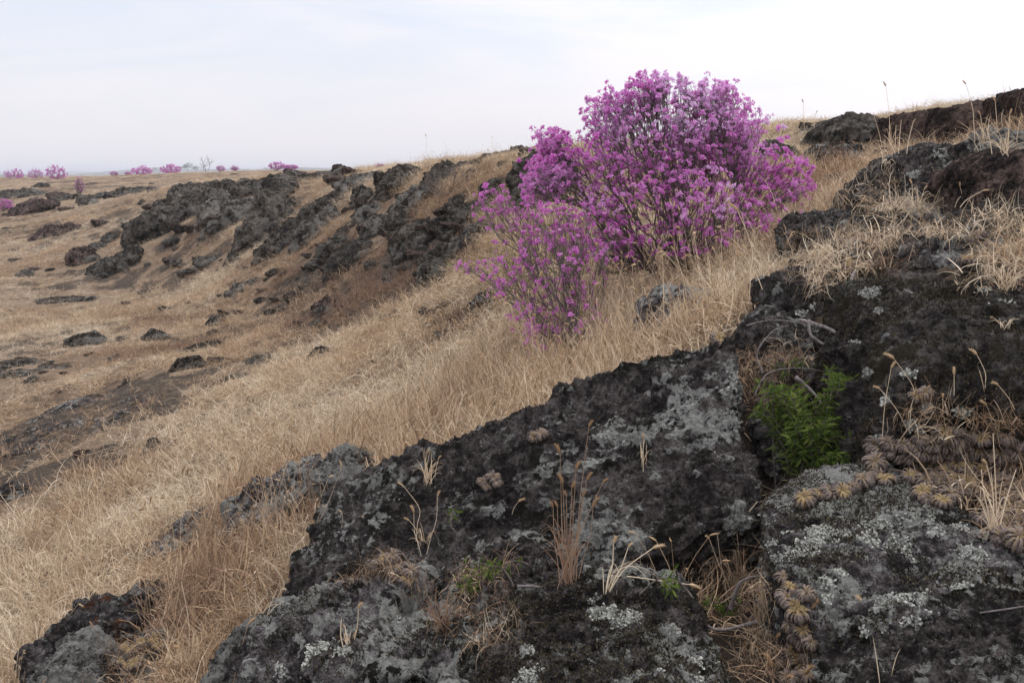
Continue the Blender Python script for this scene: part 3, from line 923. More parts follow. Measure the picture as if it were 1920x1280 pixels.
# -- foreground
W = [P(*q) for q in [(1368, 612, 3.35), (1392, 632, 3.25), (1398, 700, 3.12), (1412, 780, 2.95), (1426, 880, 2.75), (1440, 985, 2.6), (1330, 636, 3.4), (1270, 670, 3.55), (1180, 720, 3.7), (1080, 762, 3.85),
                     (1000, 790, 3.95), (900, 832, 4.05), (800, 858, 4.15), (690, 876, 4.25), (610, 905, 4.25), (630, 960, 4.0), (575, 1060, 3.5), (520, 1140, 3.15), (1300, 765, 3.12), (1220, 870, 2.92), (1000, 960, 3.05), (800, 1030, 3.2),
                     (640, 1085, 3.25), (850, 1085, 2.85), (1000, 1050, 2.72), (1250, 1050, 2.52), (1310, 1010, 2.52)]]
W = np.array(W)
Wb = W.copy()
Wb[:, 2] -= 0.55
Wb[:, 1] += 0.25
BIG = rock(np.vstack([W, Wb]), M_NEAR, 'huge tilted black slab rising to a grey pointed crest in the foreground', level=8, soft=90, amp=.0125, cuts=0, strata=1.3, frac=20, seed=100, strike=(0.85, -0.25, 0.45), fine_amp=1.2, sf=9, lobes=0.0, mossy=.18,
           lichen_spots=[(1365, 655, 60, 40), (1345, 720, 70, 50), (1300, 690, 40, 110), (1250, 710, 30, 110), (1150, 760, 30, 120), (1050, 810, 26, 120), (1220, 740, 24, 60), (1320, 800, 30, 26), (1360, 830, 30, 22), (1370, 955, 26, 30), (1400, 935, 14, 14), (1175, 985, 26, 44), (1085, 970, 26, 16),
                         (1205, 940, 22, 26), (965, 985, 24, 36), (860, 1010, 34, 50), (930, 1015, 12, 14), (900, 950, 16, 26), (1085, 1060, 20, 18), (990, 880, 14, 30), (1100, 850, 16, 40), (1180, 800, 16, 50), (1270, 830, 14, 24),
                         (1225, 880, 12, 22), (1290, 880, 14, 12), (1120, 780, 14, 50), (1040, 830, 12, 40), (1320, 985, 16, 14), (1240, 790, 16, 40), (1390, 760, 18, 10), (1150, 880, 12, 26), (700, 960, 14, 26), (760, 1060, 14, 24)])
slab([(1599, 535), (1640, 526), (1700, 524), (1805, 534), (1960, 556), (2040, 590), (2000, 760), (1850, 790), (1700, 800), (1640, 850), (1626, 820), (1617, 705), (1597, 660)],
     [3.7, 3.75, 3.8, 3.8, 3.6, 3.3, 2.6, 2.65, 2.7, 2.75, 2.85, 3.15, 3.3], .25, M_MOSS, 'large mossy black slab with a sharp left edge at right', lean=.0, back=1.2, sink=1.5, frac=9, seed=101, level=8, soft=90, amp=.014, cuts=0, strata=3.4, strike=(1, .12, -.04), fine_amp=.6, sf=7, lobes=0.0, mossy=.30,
     lichen_spots=[(1612, 540, 14, 26), (1690, 528, 7, 60), (1790, 536, 8, 70), (1880, 552, 8, 50), (1600, 600, 40, 8), (1612, 690, 30, 10), (1680, 725, 12, 60), (1760, 770, 14, 40), (1640, 570, 8, 10), (1660, 700, 12, 40), (1690, 760, 14, 40), (1640, 740, 12, 20), (1690, 800, 14, 20), (1642, 820, 18, 18)])  # bands along top and left edges paint light into the colour; rest is lichen
slab([(1447, 558), (1475, 530), (1542, 513), (1590, 522), (1602, 590), (1542, 625), (1455, 608)], 4.25, .5, M_NEAR, 'dark rock with a pale lichen ring left of the mossy slab', seed=102, level=6, sf=10, lobes=0.0,
     lichen_spots=[(1532, 563, 10, 13), (1495, 575, 8, 12)])
slab([(1385, 650), (1420, 612), (1520, 600), (1598, 625), (1606, 720), (1520, 740), (1420, 735)], 3.68, .35, M_NEAR, 'dark rock wall at the back of the green crevice', seed=103, level=6, sf=9)
slab([(1425, 800), (1450, 790), (1475, 840), (1485, 920), (1450, 970), (1425, 920)], 3.3, .25, M_NEAR, 'black inner wall of the crevice beneath the pointed crest', seed=104, level=5)
slab([(480, 1210), (520, 1150), (600, 1112), (690, 1085), (800, 1080), (880, 1130), (910, 1210), (900, 1320), (480, 1330)], [2.85, 3.0, 3.0, 3.0, 2.85, 2.65, 2.5, 2.3, 2.6], .35, M_LICH, 'black rock with grey lichen sheets at the bottom left of centre', seed=105, level=7, sf=10, lobes=0.15, mossy=.1,
     lichen_spots=[(560, 1180, 36, 44), (520, 1230, 24, 24), (760, 1135, 24, 40), (640, 1190, 24, 26), (560, 1235, 18, 16), (700, 1240, 20, 20)])
slab([(885, 1160), (915, 1085), (1000, 1043), (1062, 1055), (1055, 1130), (960, 1190)], 2.42, .2, M_NEAR, 'smaller black pitted rock under the reddish dry stalks', seed=106, level=6, sf=14, lobes=0.0)
slab([(880, 1215), (990, 1150), (1075, 1105), (1180, 1130), (1290, 1150), (1335, 1230), (1400, 1330), (1390, 1400), (850, 1400)], [2.1, 2.15, 2.15, 2.1, 2.05, 1.9, 1.75, 1.6, 1.75], .25, M_NEAR, 'dark brown rock with yellow-grey lichen tufts at the bottom centre', seed=107, level=8, amp=.035, soft=80, sf=11, lobes=0.1, mossy=.25,
     lichen_spots=[(1110, 1115, 26, 46), (1150, 1140, 20, 40), (1232, 1228, 26, 32), (1270, 1165, 18, 28), (1310, 1215, 22, 18), (1165, 1268, 22, 34), (1318, 1250, 22, 14), (950, 1240, 40, 50), (980, 1200, 20, 26)])
slab([(640, 1300), (690, 1240), (800, 1200), (900, 1210), (905, 1260), (920, 1400), (640, 1400)], [2.4, 2.45, 2.4, 2.25, 2.15, 1.95, 2.15], .25, M_LICH, 'grey-black rock at the bottom edge left of the lichen-tufted rock', seed=110, level=6, sf=11, lobes=0.2, mossy=.1)
slab([(1450, 1000), (1500, 960), (1600, 925), (1700, 920), (1830, 960), (1940, 1030), (2040, 1100), (2000, 1180), (1800, 1200), (1700, 1230), (1570, 1240), (1520, 1170), (1462, 1050)],
     [2.3, 2.42, 2.48, 2.45, 2.3, 2.05, 1.9, 1.75, 1.75, 1.75, 1.8, 1.88, 2.1], .16, M_LICH, 'large lichen-encrusted boulder at the bottom right', lean=.0, back=1.5, sink=2.5, frac=18, seed=108, level=8, soft=90, amp=.016, cuts=0, strata=1.3, strike=(1, .5, 0), sf=9, lobes=0.66, mossy=.04,
     lichen_spots=[(1475, 1010, 24, 20), (1520, 970, 24, 30), (1560, 990, 22, 40), (1620, 965, 18, 40), (1720, 955, 20, 60), (1800, 975, 22, 50), (1650, 1000, 14, 30), (1840, 1010, 30, 40), (1860, 1080, 60, 70), (1800, 1080, 30, 30), (1690, 1085, 34, 42), (1640, 1110, 26, 24), (1680, 1165, 34, 36),
                   (1640, 1190, 22, 30), (1545, 1075, 18, 26), (1550, 1110, 12, 24), (1900, 1120, 40, 40), (1760, 1130, 20, 24), (1600, 1180, 14, 20), (1580, 1060, 12, 24)])
slab([(1560, 1290), (1640, 1235), (1750, 1185), (1920, 1150), (2040, 1140), (2040, 1420), (1560, 1420)], [1.75, 1.72, 1.68, 1.62, 1.6, 1.35, 1.45], .16, M_NEAR, 'dark mossy rock in the bottom right corner', seed=109, level=7, amp=.03, soft=80, lean=.1, sf=11, lobes=0.1, mossy=.35)
slab([(70, 1235), (150, 1172), (262, 1128), (292, 1158), (285, 1240), (150, 1262), (20, 1300), (-10, 1270)], 3.95, .35, M_RUST, 'rust-stained dark rock at the bottom left', seed=111, level=6, sf=10, lobes=0.1,
     lichen_spots=[(120, 1190, 16, 30), (200, 1150, 14, 30)])
slab([(40, 1320), (90, 1240), (140, 1225), (162, 1270), (175, 1360), (40, 1360)], 3.55, .3, M_PALE, 'pale grey rounded rock in the bottom left corner', seed=112, level=6, sf=10)
slab([(370, 1300), (410, 1228), (462, 1216), (515, 1290), (490, 1370), (380, 1370)], 3.1, .3, M_PALE, 'pale grey rock at the bottom edge left of the lichen sheets', seed=113, level=6, sf=10)
slab([(225, 1260), (240, 1215), (290, 1205), (310, 1250), (300, 1320), (235, 1320)], 3.6, .2, M_LICH, 'small grey-black rock beside the yellow moss at bottom left', seed=114, level=5)
slab([(225, 1072), (238, 1052), (320, 990), (402, 952), (418, 992), (300, 1062)], [5.3, 5.3, 5.25, 5.15, 4.95, 5.05], .3, M_LICH, 'lower-left ledge of dark rock breaking through the straw', seed=115, level=6)
slab([(418, 985), (430, 955), (510, 914), (592, 880), (610, 925), (490, 995)], [4.95, 4.95, 4.85, 4.7, 4.5, 4.6], .3, M_LICH, 'upper ledge of dark rock breaking through the straw, behind the black slab', seed=116, level=6)
slab([(578, 905), (600, 868), (655, 848), (692, 874), (685, 908), (610, 922)], 4.55, .3, M_PALE, 'knobbly lichened boulder at the far end of the black slab', seed=117, level=6, sf=10)
slab([(545, 1130), (570, 1090), (620, 1070), (660, 1090), (620, 1140), (560, 1170)], 3.5, .3, M_NEAR, 'black rock in straw at the lower end of the huge slab', seed=118, level=6, sf=10)

# -- flat lava patches in the grass at left, and loose stones
for i, (pts, lab) in enumerate([
    ([(-60, 850), (0, 815), (100, 765), (200, 735), (300, 745), (240, 790), (120, 835), (0, 870)], 'wide dark patch of bare lava in the grass at the left edge'),
    ([(-40, 700), (0, 678), (90, 672), (150, 685), (90, 705), (0, 715)], 'flat bare lava patch at the left edge above the widest patch'),
    ([(50, 566), (90, 558), (150, 556), (195, 560), (140, 568), (70, 571)], 'thin dark streak of lava in the grass at far left'),
    ([(330, 660), (370, 647), (410, 642), (432, 655), (380, 662)], 'flat dark stone with a pale edge in the left grass'),
    ([(110, 640), (143, 628), (167, 622), (190, 632), (200, 645), (150, 647)], 'jagged low dark stone in the left grass'),
    ([(255, 548), (280, 540), (318, 538), (310, 550), (270, 554)], 'low flat stone in the grass below the sloping rock'),
    ([(318, 692), (335, 675), (370, 670), (385, 684), (345, 697)], 'dark stone in the grass below the flat stone with the pale edge'),
    ([(262, 632), (285, 620), (318, 628), (300, 638)], 'thin low stone right of the jagged stone at left'),
    ([(384, 604), (395, 592), (416, 596), (418, 608), (400, 612)], 'round brown-black stone alone in the middle grass'),
    ([(577, 668), (592, 652), (612, 656), (618, 672), (598, 678)], 'grey-black stone in the middle grass left of the reddish tuft'),
    ([(272, 836), (276, 824), (290, 822), (294, 834), (284, 840)], 'single small black stone in the straw at left'),
    ([(-20, 940), (0, 915), (40, 905), (55, 925), (30, 945)], 'dark low stone at the left edge of the straw'),
    ([(130, 1145), (150, 1118), (175, 1115), (180, 1140), (160, 1158)], 'small dark stone in straw above the rust-stained rock'),
]):
    pts = np.array(pts, float)
    low = pts[np.argsort(-pts[:, 1])[:3]].mean(0)
    near = ground_at(pts[:, 0].mean(), pts[:, 1].max())
    far = ground_at(pts[:, 0].mean(), pts[:, 1].min() + (4 if i > 2 else 0))
    if i < 3:
        # lies flush: corners follow the ground
        b = np.array([ground_at(*q) for q in pts])
        hgt = 0.02
        v = np.vstack([b + [0, 0, hgt], b - [0, 0, 0.35], b.mean(0, keepdims=True) + [0, 0, hgt + 0.04]])
        rock(v, M_DARK if i else M_NEAR, lab, seed=130 + i, level=6, amp=.022, strata=.6, cuts=0, soft=12)
        ROCKV.pop()
    else:
        Y0 = near[1]
        T = max(0.08, (pts[:, 1].max() - pts[:, 1].min()) * Y0 / FPX)
        slab(pts, Y0 + T * 0.3, T, (M_DARK, M_GREY, M_NEAR)[i % 3] if Y0 > 5 else M_NEAR, lab, seed=130 + i, level=5, back=.8)

# scattered stones: a few kinds, each stone an object
STONES = []
for k in range(6):
    r = np.random.default_rng(500 + k)
    pp = r.normal(size=(14, 3))
    pp /= np.linalg.norm(pp, axis=1, keepdims=True)
    pp *= np.array([1.0, 0.8, 0.55]) * 0.5
    ob = rock(pp, (M_DARK, M_GREY, M_BROWN, M_GREY, M_DARK, M_GREY)[k], '', level=5, amp=.07, cuts=4, seed=500 + k, name='stone', frac=6)
    ROCKV.pop()
    STONES.append(ob)


def scatter_stones(regions, label, group):
    r = np.random.default_rng(77)
    for (u0, v0, u1, v1, cnt, s0, s1) in regions:
        for _ in range(cnt):
            u, v = r.uniform(u0, u1), r.uniform(v0, v1)
            p = ground_at(u, v)
            s = r.uniform(s0, s1) ** 1.0
            src = STONES[r.integers(len(STONES))]
            o = src.copy()
            COL.objects.link(o)
            o.location = (p[0], p[1], p[2] - 0.02 * s)
            o.rotation_euler = (r.uniform(-.4, .4), r.uniform(-.4, .4), r.uniform(0, 6.28))
            o.scale = (s, s * r.uniform(.7, 1.2), s * r.uniform(.45, .8))
            tag(o, label, 'stone', group)
            me = o.data
            n = len(me.vertices)
            cc = np.empty(n * 3, np.float32)
            me.vertices.foreach_get('co', cc)
            mw = Matrix.LocRotScale(o.location, o.rotation_euler, o.scale)
            cc = cc.reshape(-1, 3)[::9] @ np.array(mw.to_3x3()).T + np.array(mw.translation)
            ROCKV.append(cc)


scatter_stones([(560, 420, 860, 500, 26, .2, .6), (440, 500, 860, 620, 34, .15, .45), (620, 360, 900, 430, 22, .2, .55), (560, 400, 900, 640, 42, .07, .2), (300, 440, 560, 560, 18, .08, .25)],
               'dark lava stone in the dry grass of the slope below the ridge crest', 'stones strewn over the slope below the ridge')
scatter_stones([(0, 400, 420, 520, 30, .3, .9), (0, 345, 420, 400, 16, .5, 1.5)],
               'dark stone half sunk in the dry grass at far left', 'stones sunk in the far left grass')
scatter_stones([(0, 540, 520, 720, 26, .12, .36), (0, 720, 560, 980, 12, .08, .18)],
               'small dark stone in the straw of the left meadow', 'small stones in the left meadow')
scatter_stones([(1480, 250, 1700, 420, 16, .12, .4), (1380, 480, 1600, 560, 9, .1, .25), (1620, 440, 1900, 530, 12, .1, .28)],
               'dark lava stone among dry grass below the right cliff', 'stones strewn below the right cliff')
scatter_stones([(430, 322, 700, 345, 12, .4, 1.1), (900, 286, 1000, 310, 5, .2, .5), (1450, 236, 1580, 262, 6, .2, .5)],
               'low dark stone on the grassy ridge top', 'stones on the grassy ridge top')
scatter_stones([(1280, 1080, 1480, 1260, 10, .04, .12), (560, 1000, 860, 1120, 8, .05, .12)],
               'small dark stone lodged between the foreground rocks', 'stones lodged between the foreground rocks')
for o in STONES:
    bpy.data.objects.remove(o)

# occupancy of the rocks in plan, so that grass roots stay off them
OC = 1000
occ = np.zeros((OC, OC), bool)
allv = np.vstack(ROCKV)
hz = H(allv[:, 0], allv[:, 1], False)
allv = allv[allv[:, 2] > hz + 0.03]


def cell(x, y):
    s, t = st(x, y)
    i = ((s + 1.7) / 3.4 * OC).astype(int)
    j = ((t - math.log(0.8)) / (math.log(200) - math.log(0.8)) * OC).astype(int)
    ok = (i >= 0) & (i < OC) & (j >= 0) & (j < OC)
    return np.clip(i, 0, OC - 1), np.clip(j, 0, OC - 1), ok


ci, cj, cok = cell(allv[:, 0], allv[:, 1])
occ[ci[cok], cj[cok]] = True
for _ in range(2):
    o2 = occ.copy()
    o2[1:] |= occ[:-1]
    o2[:-1] |= occ[1:]
    o2[:, 1:] |= occ[:, :-1]
    o2[:, :-1] |= occ[:, 1:]
    occ = o2
for _ in range(2):
    o2 = occ.copy()
    o2[1:] &= occ[:-1]
    o2[:-1] &= occ[1:]
    o2[:, 1:] &= occ[:, :-1]
    o2[:, :-1] &= occ[:, 1:]
    occ = o2
# ------------------------------------------------------------------ depth of the near scene, for setting plants on the rocks
ZB = 6
zb = np.full((1280 // ZB + 2, 1920 // ZB + 2), 1e9)
for wv in ROCKV:
    if wv[:, 1].min() > 12:
        continue
    w = wv[wv[:, 1] > 0.8]
    a, b = project(w)
    i, j = (b / ZB).astype(int), (a / ZB).astype(int)
    ok = (i >= 0) & (j >= 0) & (i < zb.shape[0]) & (j < zb.shape[1])
    np.minimum.at(zb, (i[ok], j[ok]), w[ok, 1])


def hit(u, v):
    """the first surface (rock or ground) behind a reference pixel"""
    gp = ground_at(u, min(v, 1600))
    i, j = int(v / ZB), int(u / ZB)
    if 0 <= i < zb.shape[0] and 0 <= j < zb.shape[1]:
        w = zb[max(0, i - 1):i + 2, max(0, j - 1):j + 2]
        z = np.median(w[w < 1e8]) if (w < 1e8).sum() >= 3 else 1e9
        if z < gp[1]:
            return P(u, v, z)
    return gp


# ------------------------------------------------------------------ ribbons, tubes
def blades(n, r0, h, lean, curl, width, r, K=5, root=None, bl=None, az=None, droop=0.0):
    """n curved ribbons; h, lean, curl, width are (low, high)"""
    if root is None:
        rad = r0 * np.sqrt(r.random(n))
        ph = r.uniform(0, 6.283, n)
        root = np.stack([rad * np.cos(ph), rad * np.sin(ph), np.zeros(n) - 0.01], -1)
    az = r.uniform(0, 6.283, n) if az is None else az
    th = r.uniform(*lean, n)
    ka = r.uniform(*curl, n)
    L = r.uniform(*h, n)
    W = r.uniform(*width, n)
    daz = r.normal(0, 0.5, n)
    kink = r.random(n) < droop
    kt = r.integers(2, K, n)
    pts = [root]
    for k in range(1, K):
        t = k / (K - 1)
        a = th + ka * t + np.where(kink & (k >= kt), 1.3, 0)
        z = az + daz * t
        d = np.stack([np.sin(a) * np.cos(z), np.sin(a) * np.sin(z), np.cos(a)], -1)
        pts.append(pts[-1] + d * (L / (K - 1))[:, None])
    pts = np.stack(pts, 1)
    tw = r.uniform(0, 6.283, n)
    side = np.stack([np.cos(tw), np.sin(tw), r.uniform(-.3, .3, n)], -1)
    prof = np.interp(np.linspace(0, 1, K), [0, 0.3, 0.75, 1], [0.7, 1.0, 0.7, 0.12])
    off = side[:, None] * (W[:, None] * prof[None] * 0.5)[..., None]
    V = np.stack([pts - off, pts + off], 2).reshape(-1, 3)
    base = (np.arange(n) * K * 2)[:, None]
    k = np.arange(K - 1)[None] * 2
    F = np.stack([base + k, base + k + 1, base + k + 3, base + k + 2], -1).reshape(-1, 4)
    b = r.random(n) if bl is None else np.full(n, bl)
    return V, F, np.repeat(b, K * 2)


def tubes(A, B, ra, rb, sides=4):
    """straight tapered prisms from A to B"""
    A, B = np.asarray(A), np.asarray(B)
    d = B - A
    d /= np.linalg.norm(d, axis=1, keepdims=True) + 1e-9
    ref = np.where(np.abs(d[:, 2:3]) > 0.9, np.array([[1.0, 0, 0]]), np.array([[0, 0, 1.0]]))
    x = np.cross(d, ref)
    x /= np.linalg.norm(x, axis=1, keepdims=True) + 1e-9
    y = np.cross(d, x)
    an = np.arange(sides) * 2 * math.pi / sides
    ring = x[:, None] * np.cos(an)[None, :, None] + y[:, None] * np.sin(an)[None, :, None]
    va = A[:, None] + ring * np.asarray(ra)[:, None, None]
    vb = B[:, None] + ring * np.asarray(rb)[:, None, None]
    V = np.concatenate([va, vb], 1).reshape(-1, 3)
    base = (np.arange(len(A)) * 2 * sides)[:, None]
    k = np.arange(sides)[None]
    k2 = (k + 1) % sides
    F = np.stack([base + k, base + k2, base + sides + k2, base + sides + k], -1).reshape(-1, 4)
    return V, F


def curve_tube(pts, r0, r1, sides=6, sub=6):
    """one smooth tapering tube through points"""
    pts = np.asarray(pts, float)
    n = len(pts)
    out = []
    for i in range(n - 1):
        p0, p1, p2, p3 = pts[max(0, i - 1)], pts[i], pts[i + 1], pts[min(n - 1, i + 2)]
        for t in np.linspace(0, 1, sub, endpoint=False):
            out.append(0.5 * (2 * p1 + (p2 - p0) * t + (2 * p0 - 5 * p1 + 4 * p2 - p3) * t * t + (3 * p1 - p0 - 3 * p2 + p3) * t ** 3))
    out.append(pts[-1])
    c = np.array(out)
    m = len(c)
    d = np.gradient(c, axis=0)
    d /= np.linalg.norm(d, axis=1, keepdims=True) + 1e-9
    ref = np.array([0.31, 0.9, 0.2])
    x = np.cross(d, ref)
    x /= np.linalg.norm(x, axis=1, keepdims=True) + 1e-9
    y = np.cross(d, x)
    an = np.arange(sides) * 2 * math.pi / sides
    rad = (np.linspace(r0, r1, m) if np.isscalar(r0) else np.interp(np.linspace(0, 1, m), np.linspace(0, 1, len(r0)), r0))[:, None, None]
    V = (c[:, None] + (x[:, None] * np.cos(an)[None, :, None] + y[:, None] * np.sin(an)[None, :, None]) * rad).reshape(-1, 3)
    i = np.arange(m - 1)[:, None] * sides
    k = np.arange(sides)[None]
    k2 = (k + 1) % sides
    F = np.stack([i + k, i + k2, i + sides + k2, i + sides + k], -1).reshape(-1, 4)
    return V, F, c


def join(parts):
    V, F, A, o = [], [], [], 0
    for p in parts:
        V.append(p[0])
        F.append(p[1] + o)
        A.append(p[2] if len(p) > 2 and p[2] is not None and len(p[2]) == len(p[0]) else np.zeros(len(p[0])))
        o += len(p[0])
    return np.vstack(V), np.vstack(F), np.concatenate(A)


# ------------------------------------------------------------------ dry grass
def grass_mat(name, inst=True):
    k = NT(name)
    bl = k.attr('bl').outputs['Fac']
    if inst:
        ti = k.attr('tint', True).outputs['Fac']
    else:
        ti = k.attr('tint').outputs['Fac']
    a = k.ramp(ti, [(0.0, (0.78, 0.665, 0.495)), (0.35, (0.72, 0.565, 0.39)), (0.65, (0.56, 0.40, 0.25)), (1.0, (0.33, 0.215, 0.145))])
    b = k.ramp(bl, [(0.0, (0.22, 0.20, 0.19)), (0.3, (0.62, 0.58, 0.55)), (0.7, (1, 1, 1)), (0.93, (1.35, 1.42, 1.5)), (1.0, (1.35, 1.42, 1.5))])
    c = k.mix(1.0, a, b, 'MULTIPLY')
    head = k.math('GREATER_THAN', bl, 1.5)
    c = k.mix(head, c, k.mix(0.45, a, (0.46, 0.30, 0.14)))
    return k.surf(k.thin(c, 0.30))


M_GRASS = grass_mat('dry_grass_blades')


def spindle(c, d, L, R, r, bristle=26):
    """foxtail head: a bristly spindle starting at c along d"""
    d = d / np.linalg.norm(d)
    x = np.cross(d, [0.3, 0.2, 0.9])
    x /= np.linalg.norm(x)
    y = np.cross(d, x)
    t = np.linspace(0, 1, 9)
    prof = R * np.interp(t, [0, 0.12, 0.35, 0.7, 0.92, 1], [0.35, 0.85, 1.0, 0.85, 0.5, 0.08])
    an = np.arange(7) * 2 * math.pi / 7
    bend = (t ** 2)[:, None] * np.array([0, 0, -0.18 * L])
    cc = c + d * (t * L)[:, None] + bend
    rad = prof[:, None] * (1 + 0.22 * r.uniform(-1, 1, (9, 7)))
    V = (cc[:, None] + (x * np.cos(an)[:, None] + y * np.sin(an)[:, None])[None] * rad[..., None]).reshape(-1, 3)
    i = np.arange(8)[:, None] * 7
    k = np.arange(7)[None]
    k2 = (k + 1) % 7
    F = np.stack([i + k, i + k2, i + 7 + k2, i + 7 + k], -1).reshape(-1, 4)
    parts = [(V, F, np.full(len(V), 2.0))]
    if bristle:
        n = bristle
        tt = r.uniform(0.03, 0.97, n)
        ph = r.uniform(0, 6.28, n)
        rd = x * np.cos(ph)[:, None] + y * np.sin(ph)[:, None]
        b0 = c + d * (tt * L)[:, None] + (tt ** 2)[:, None] * np.array([0, 0, -0.18 * L]) + rd * R * 0.5
        b1 = b0 + rd * (R * 1.3) + d * (L * 0.16)
        sd = np.cross(rd, d) * 0.0005
        V2 = np.stack([b0 - sd, b0 + sd, b1 + sd * .3, b1 - sd * .3], 1).reshape(-1, 3)
        F2 = np.arange(n * 4).reshape(n, 4)
        parts.append((V2, F2, np.full(n * 4, 2.0)))
    return parts


GC = bpy.data.collections.new('grass_tufts')
rg = np.random.default_rng(21)


def tuft(name, spec, heads=0, hh=(0.25, 0.4)):
    ps = [blades(*sp, r=rg, droop=0.35) for sp in spec]
    for _ in range(heads):
        ang = rg.uniform(0, 6.28)
        ln = rg.uniform(*hh)
        le = rg.uniform(0.1, 0.5)
        d = np.array([math.cos(ang), math.sin(ang), 0])
        root = d * rg.uniform(0, 0.03)
        mid = root + d * ln * 0.35 * le + np.array([0, 0, ln * 0.6])
        tip = root + d * ln * 1.0 * le + np.array([0, 0, ln])
        V, F, c = curve_tube([root, mid, tip], 0.0011, 0.0006, 3, 3)
        ps.append((V, F, np.full(len(V), 0.75)))
        dd = c[-1] - c[-2] + np.array([0, 0, -0.02])
        ps += spindle(c[-1], dd, rg.uniform(0.018, 0.036), 0.0029, rg, 8)
    V, F, A = join(ps)
    o = mesh_np(name, V, F, M_GRASS, attrs={'bl': A}, link=False, smooth=True)
    GC.objects.link(o)


# a,b thatch; c,d straw; e tall straw; f,g straw with foxtails; h wiry
tuft('tuft_a', [(30, 0.13, (0.05, 0.14), (0.4, 1.5), (-.3, 2.0), (0.0024, 0.0048)), (10, 0.12, (0.10, 0.2), (0.1, 1.0), (1.0, 3.0), (0.003, 0.0056))])
tuft('tuft_b', [(30, 0.15, (0.06, 0.17), (0.7, 1.6), (-.5, 1.8), (0.0022, 0.0046)), (8, 0.12, (0.10, 0.2), (0.3, 1.3), (1.0, 3.0), (0.003, 0.0056))])
tuft('tuft_c', [(18, 0.09, (0.10, 0.24), (0.0, 1.0), (0.3, 2.6), (0.0024, 0.005)), (20, 0.14, (0.05, 0.15), (0.8, 1.6), (-.5, 1.4), (0.0026, 0.005))])
tuft('tuft_d', [(18, 0.10, (0.10, 0.26), (0.3, 1.4), (.4, 3.2), (0.0026, 0.0056)), (20, 0.14, (0.05, 0.15), (0.8, 1.6), (-.5, 1.4), (0.0026, 0.005))])
tuft('tuft_e', [(20, 0.08, (0.16, 0.34), (0.0, 0.8), (0, 2.4), (0.002, 0.0042)), (18, 0.13, (0.06, 0.16), (0.8, 1.6), (-.5, 1.4), (0.0026, 0.005))])
tuft('tuft_f', [(18, 0.08, (0.12, 0.28), (0.0, 1.1), (0, 2.8), (0.0022, 0.005)), (16, 0.14, (0.05, 0.15), (0.8, 1.6), (-.5, 1.4), (0.0024, 0.005))], 2, (0.22, 0.34))
tuft('tuft_g', [(16, 0.07, (0.12, 0.30), (0.0, 1.0), (0.2, 3.0), (0.0026, 0.006)), (16, 0.14, (0.05, 0.15), (0.8, 1.6), (-.5, 1.4), (0.0024, 0.005))], 3, (0.18, 0.30))
tuft('tuft_h', [(46, 0.12, (0.08, 0.20), (0.1, 1.4), (-1.5, 2.2), (0.001, 0.0019))])

ngp = bpy.data.node_groups.new('scatter_tufts', 'GeometryNodeTree')
ngp.interface.new_socket('Geometry', in_out='INPUT', socket_type='NodeSocketGeometry')
ngp.interface.new_socket('Geometry', in_out='OUTPUT', socket_type='NodeSocketGeometry')
gi = ngp.nodes.new('NodeGroupInput')
go = ngp.nodes.new('NodeGroupOutput')
ci_ = ngp.nodes.new('GeometryNodeCollectionInfo')
ci_.inputs['Collection'].default_value = GC
ci_.inputs['Separate Children'].default_value = True
ci_.inputs['Reset Children'].default_value = True
iop = ngp.nodes.new('GeometryNodeInstanceOnPoints')
iop.inputs['Pick Instance'].default_value = True


def named(nm, ty):
    x = ngp.nodes.new('GeometryNodeInputNamedAttribute')
    x.data_type = ty
    x.inputs['Name'].default_value = nm
    return x.outputs['Attribute']


ngp.links.new(gi.outputs[0], iop.inputs['Points'])
ngp.links.new(ci_.outputs[0], iop.inputs['Instance'])
ngp.links.new(named('var', 'INT'), iop.inputs['Instance Index'])
ngp.links.new(named('rot', 'FLOAT_VECTOR'), iop.inputs['Rotation'])
ngp.links.new(named('scl', 'FLOAT_VECTOR'), iop.inputs['Scale'])
ngp.links.new(iop.outputs[0], go.inputs[0])


def scatter(name, label, pos, rot, scl, var, tint):
    me = bpy.data.meshes.new(name)
    me.vertices.add(len(pos))
    me.vertices.foreach_set('co', np.asarray(pos, np.float32).ravel())
    me.attributes.new('rot', 'FLOAT_VECTOR', 'POINT').data.foreach_set('vector', np.asarray(rot, np.float32).ravel())
    me.attributes.new('scl', 'FLOAT_VECTOR', 'POINT').data.foreach_set('vector', np.asarray(scl, np.float32).ravel())
    me.attributes.new('var', 'INT', 'POINT').data.foreach_set('value', np.asarray(var, np.int32))
    me.attributes.new('tint', 'FLOAT', 'POINT').data.foreach_set('value', np.asarray(tint, np.float32))
    o = bpy.data.objects.new(name, me)
    COL.objects.link(o)
    md = o.modifiers.new('scatter', 'NODES')
    md.node_group = ngp
    return tag(o, label, 'grass', kind='stuff')


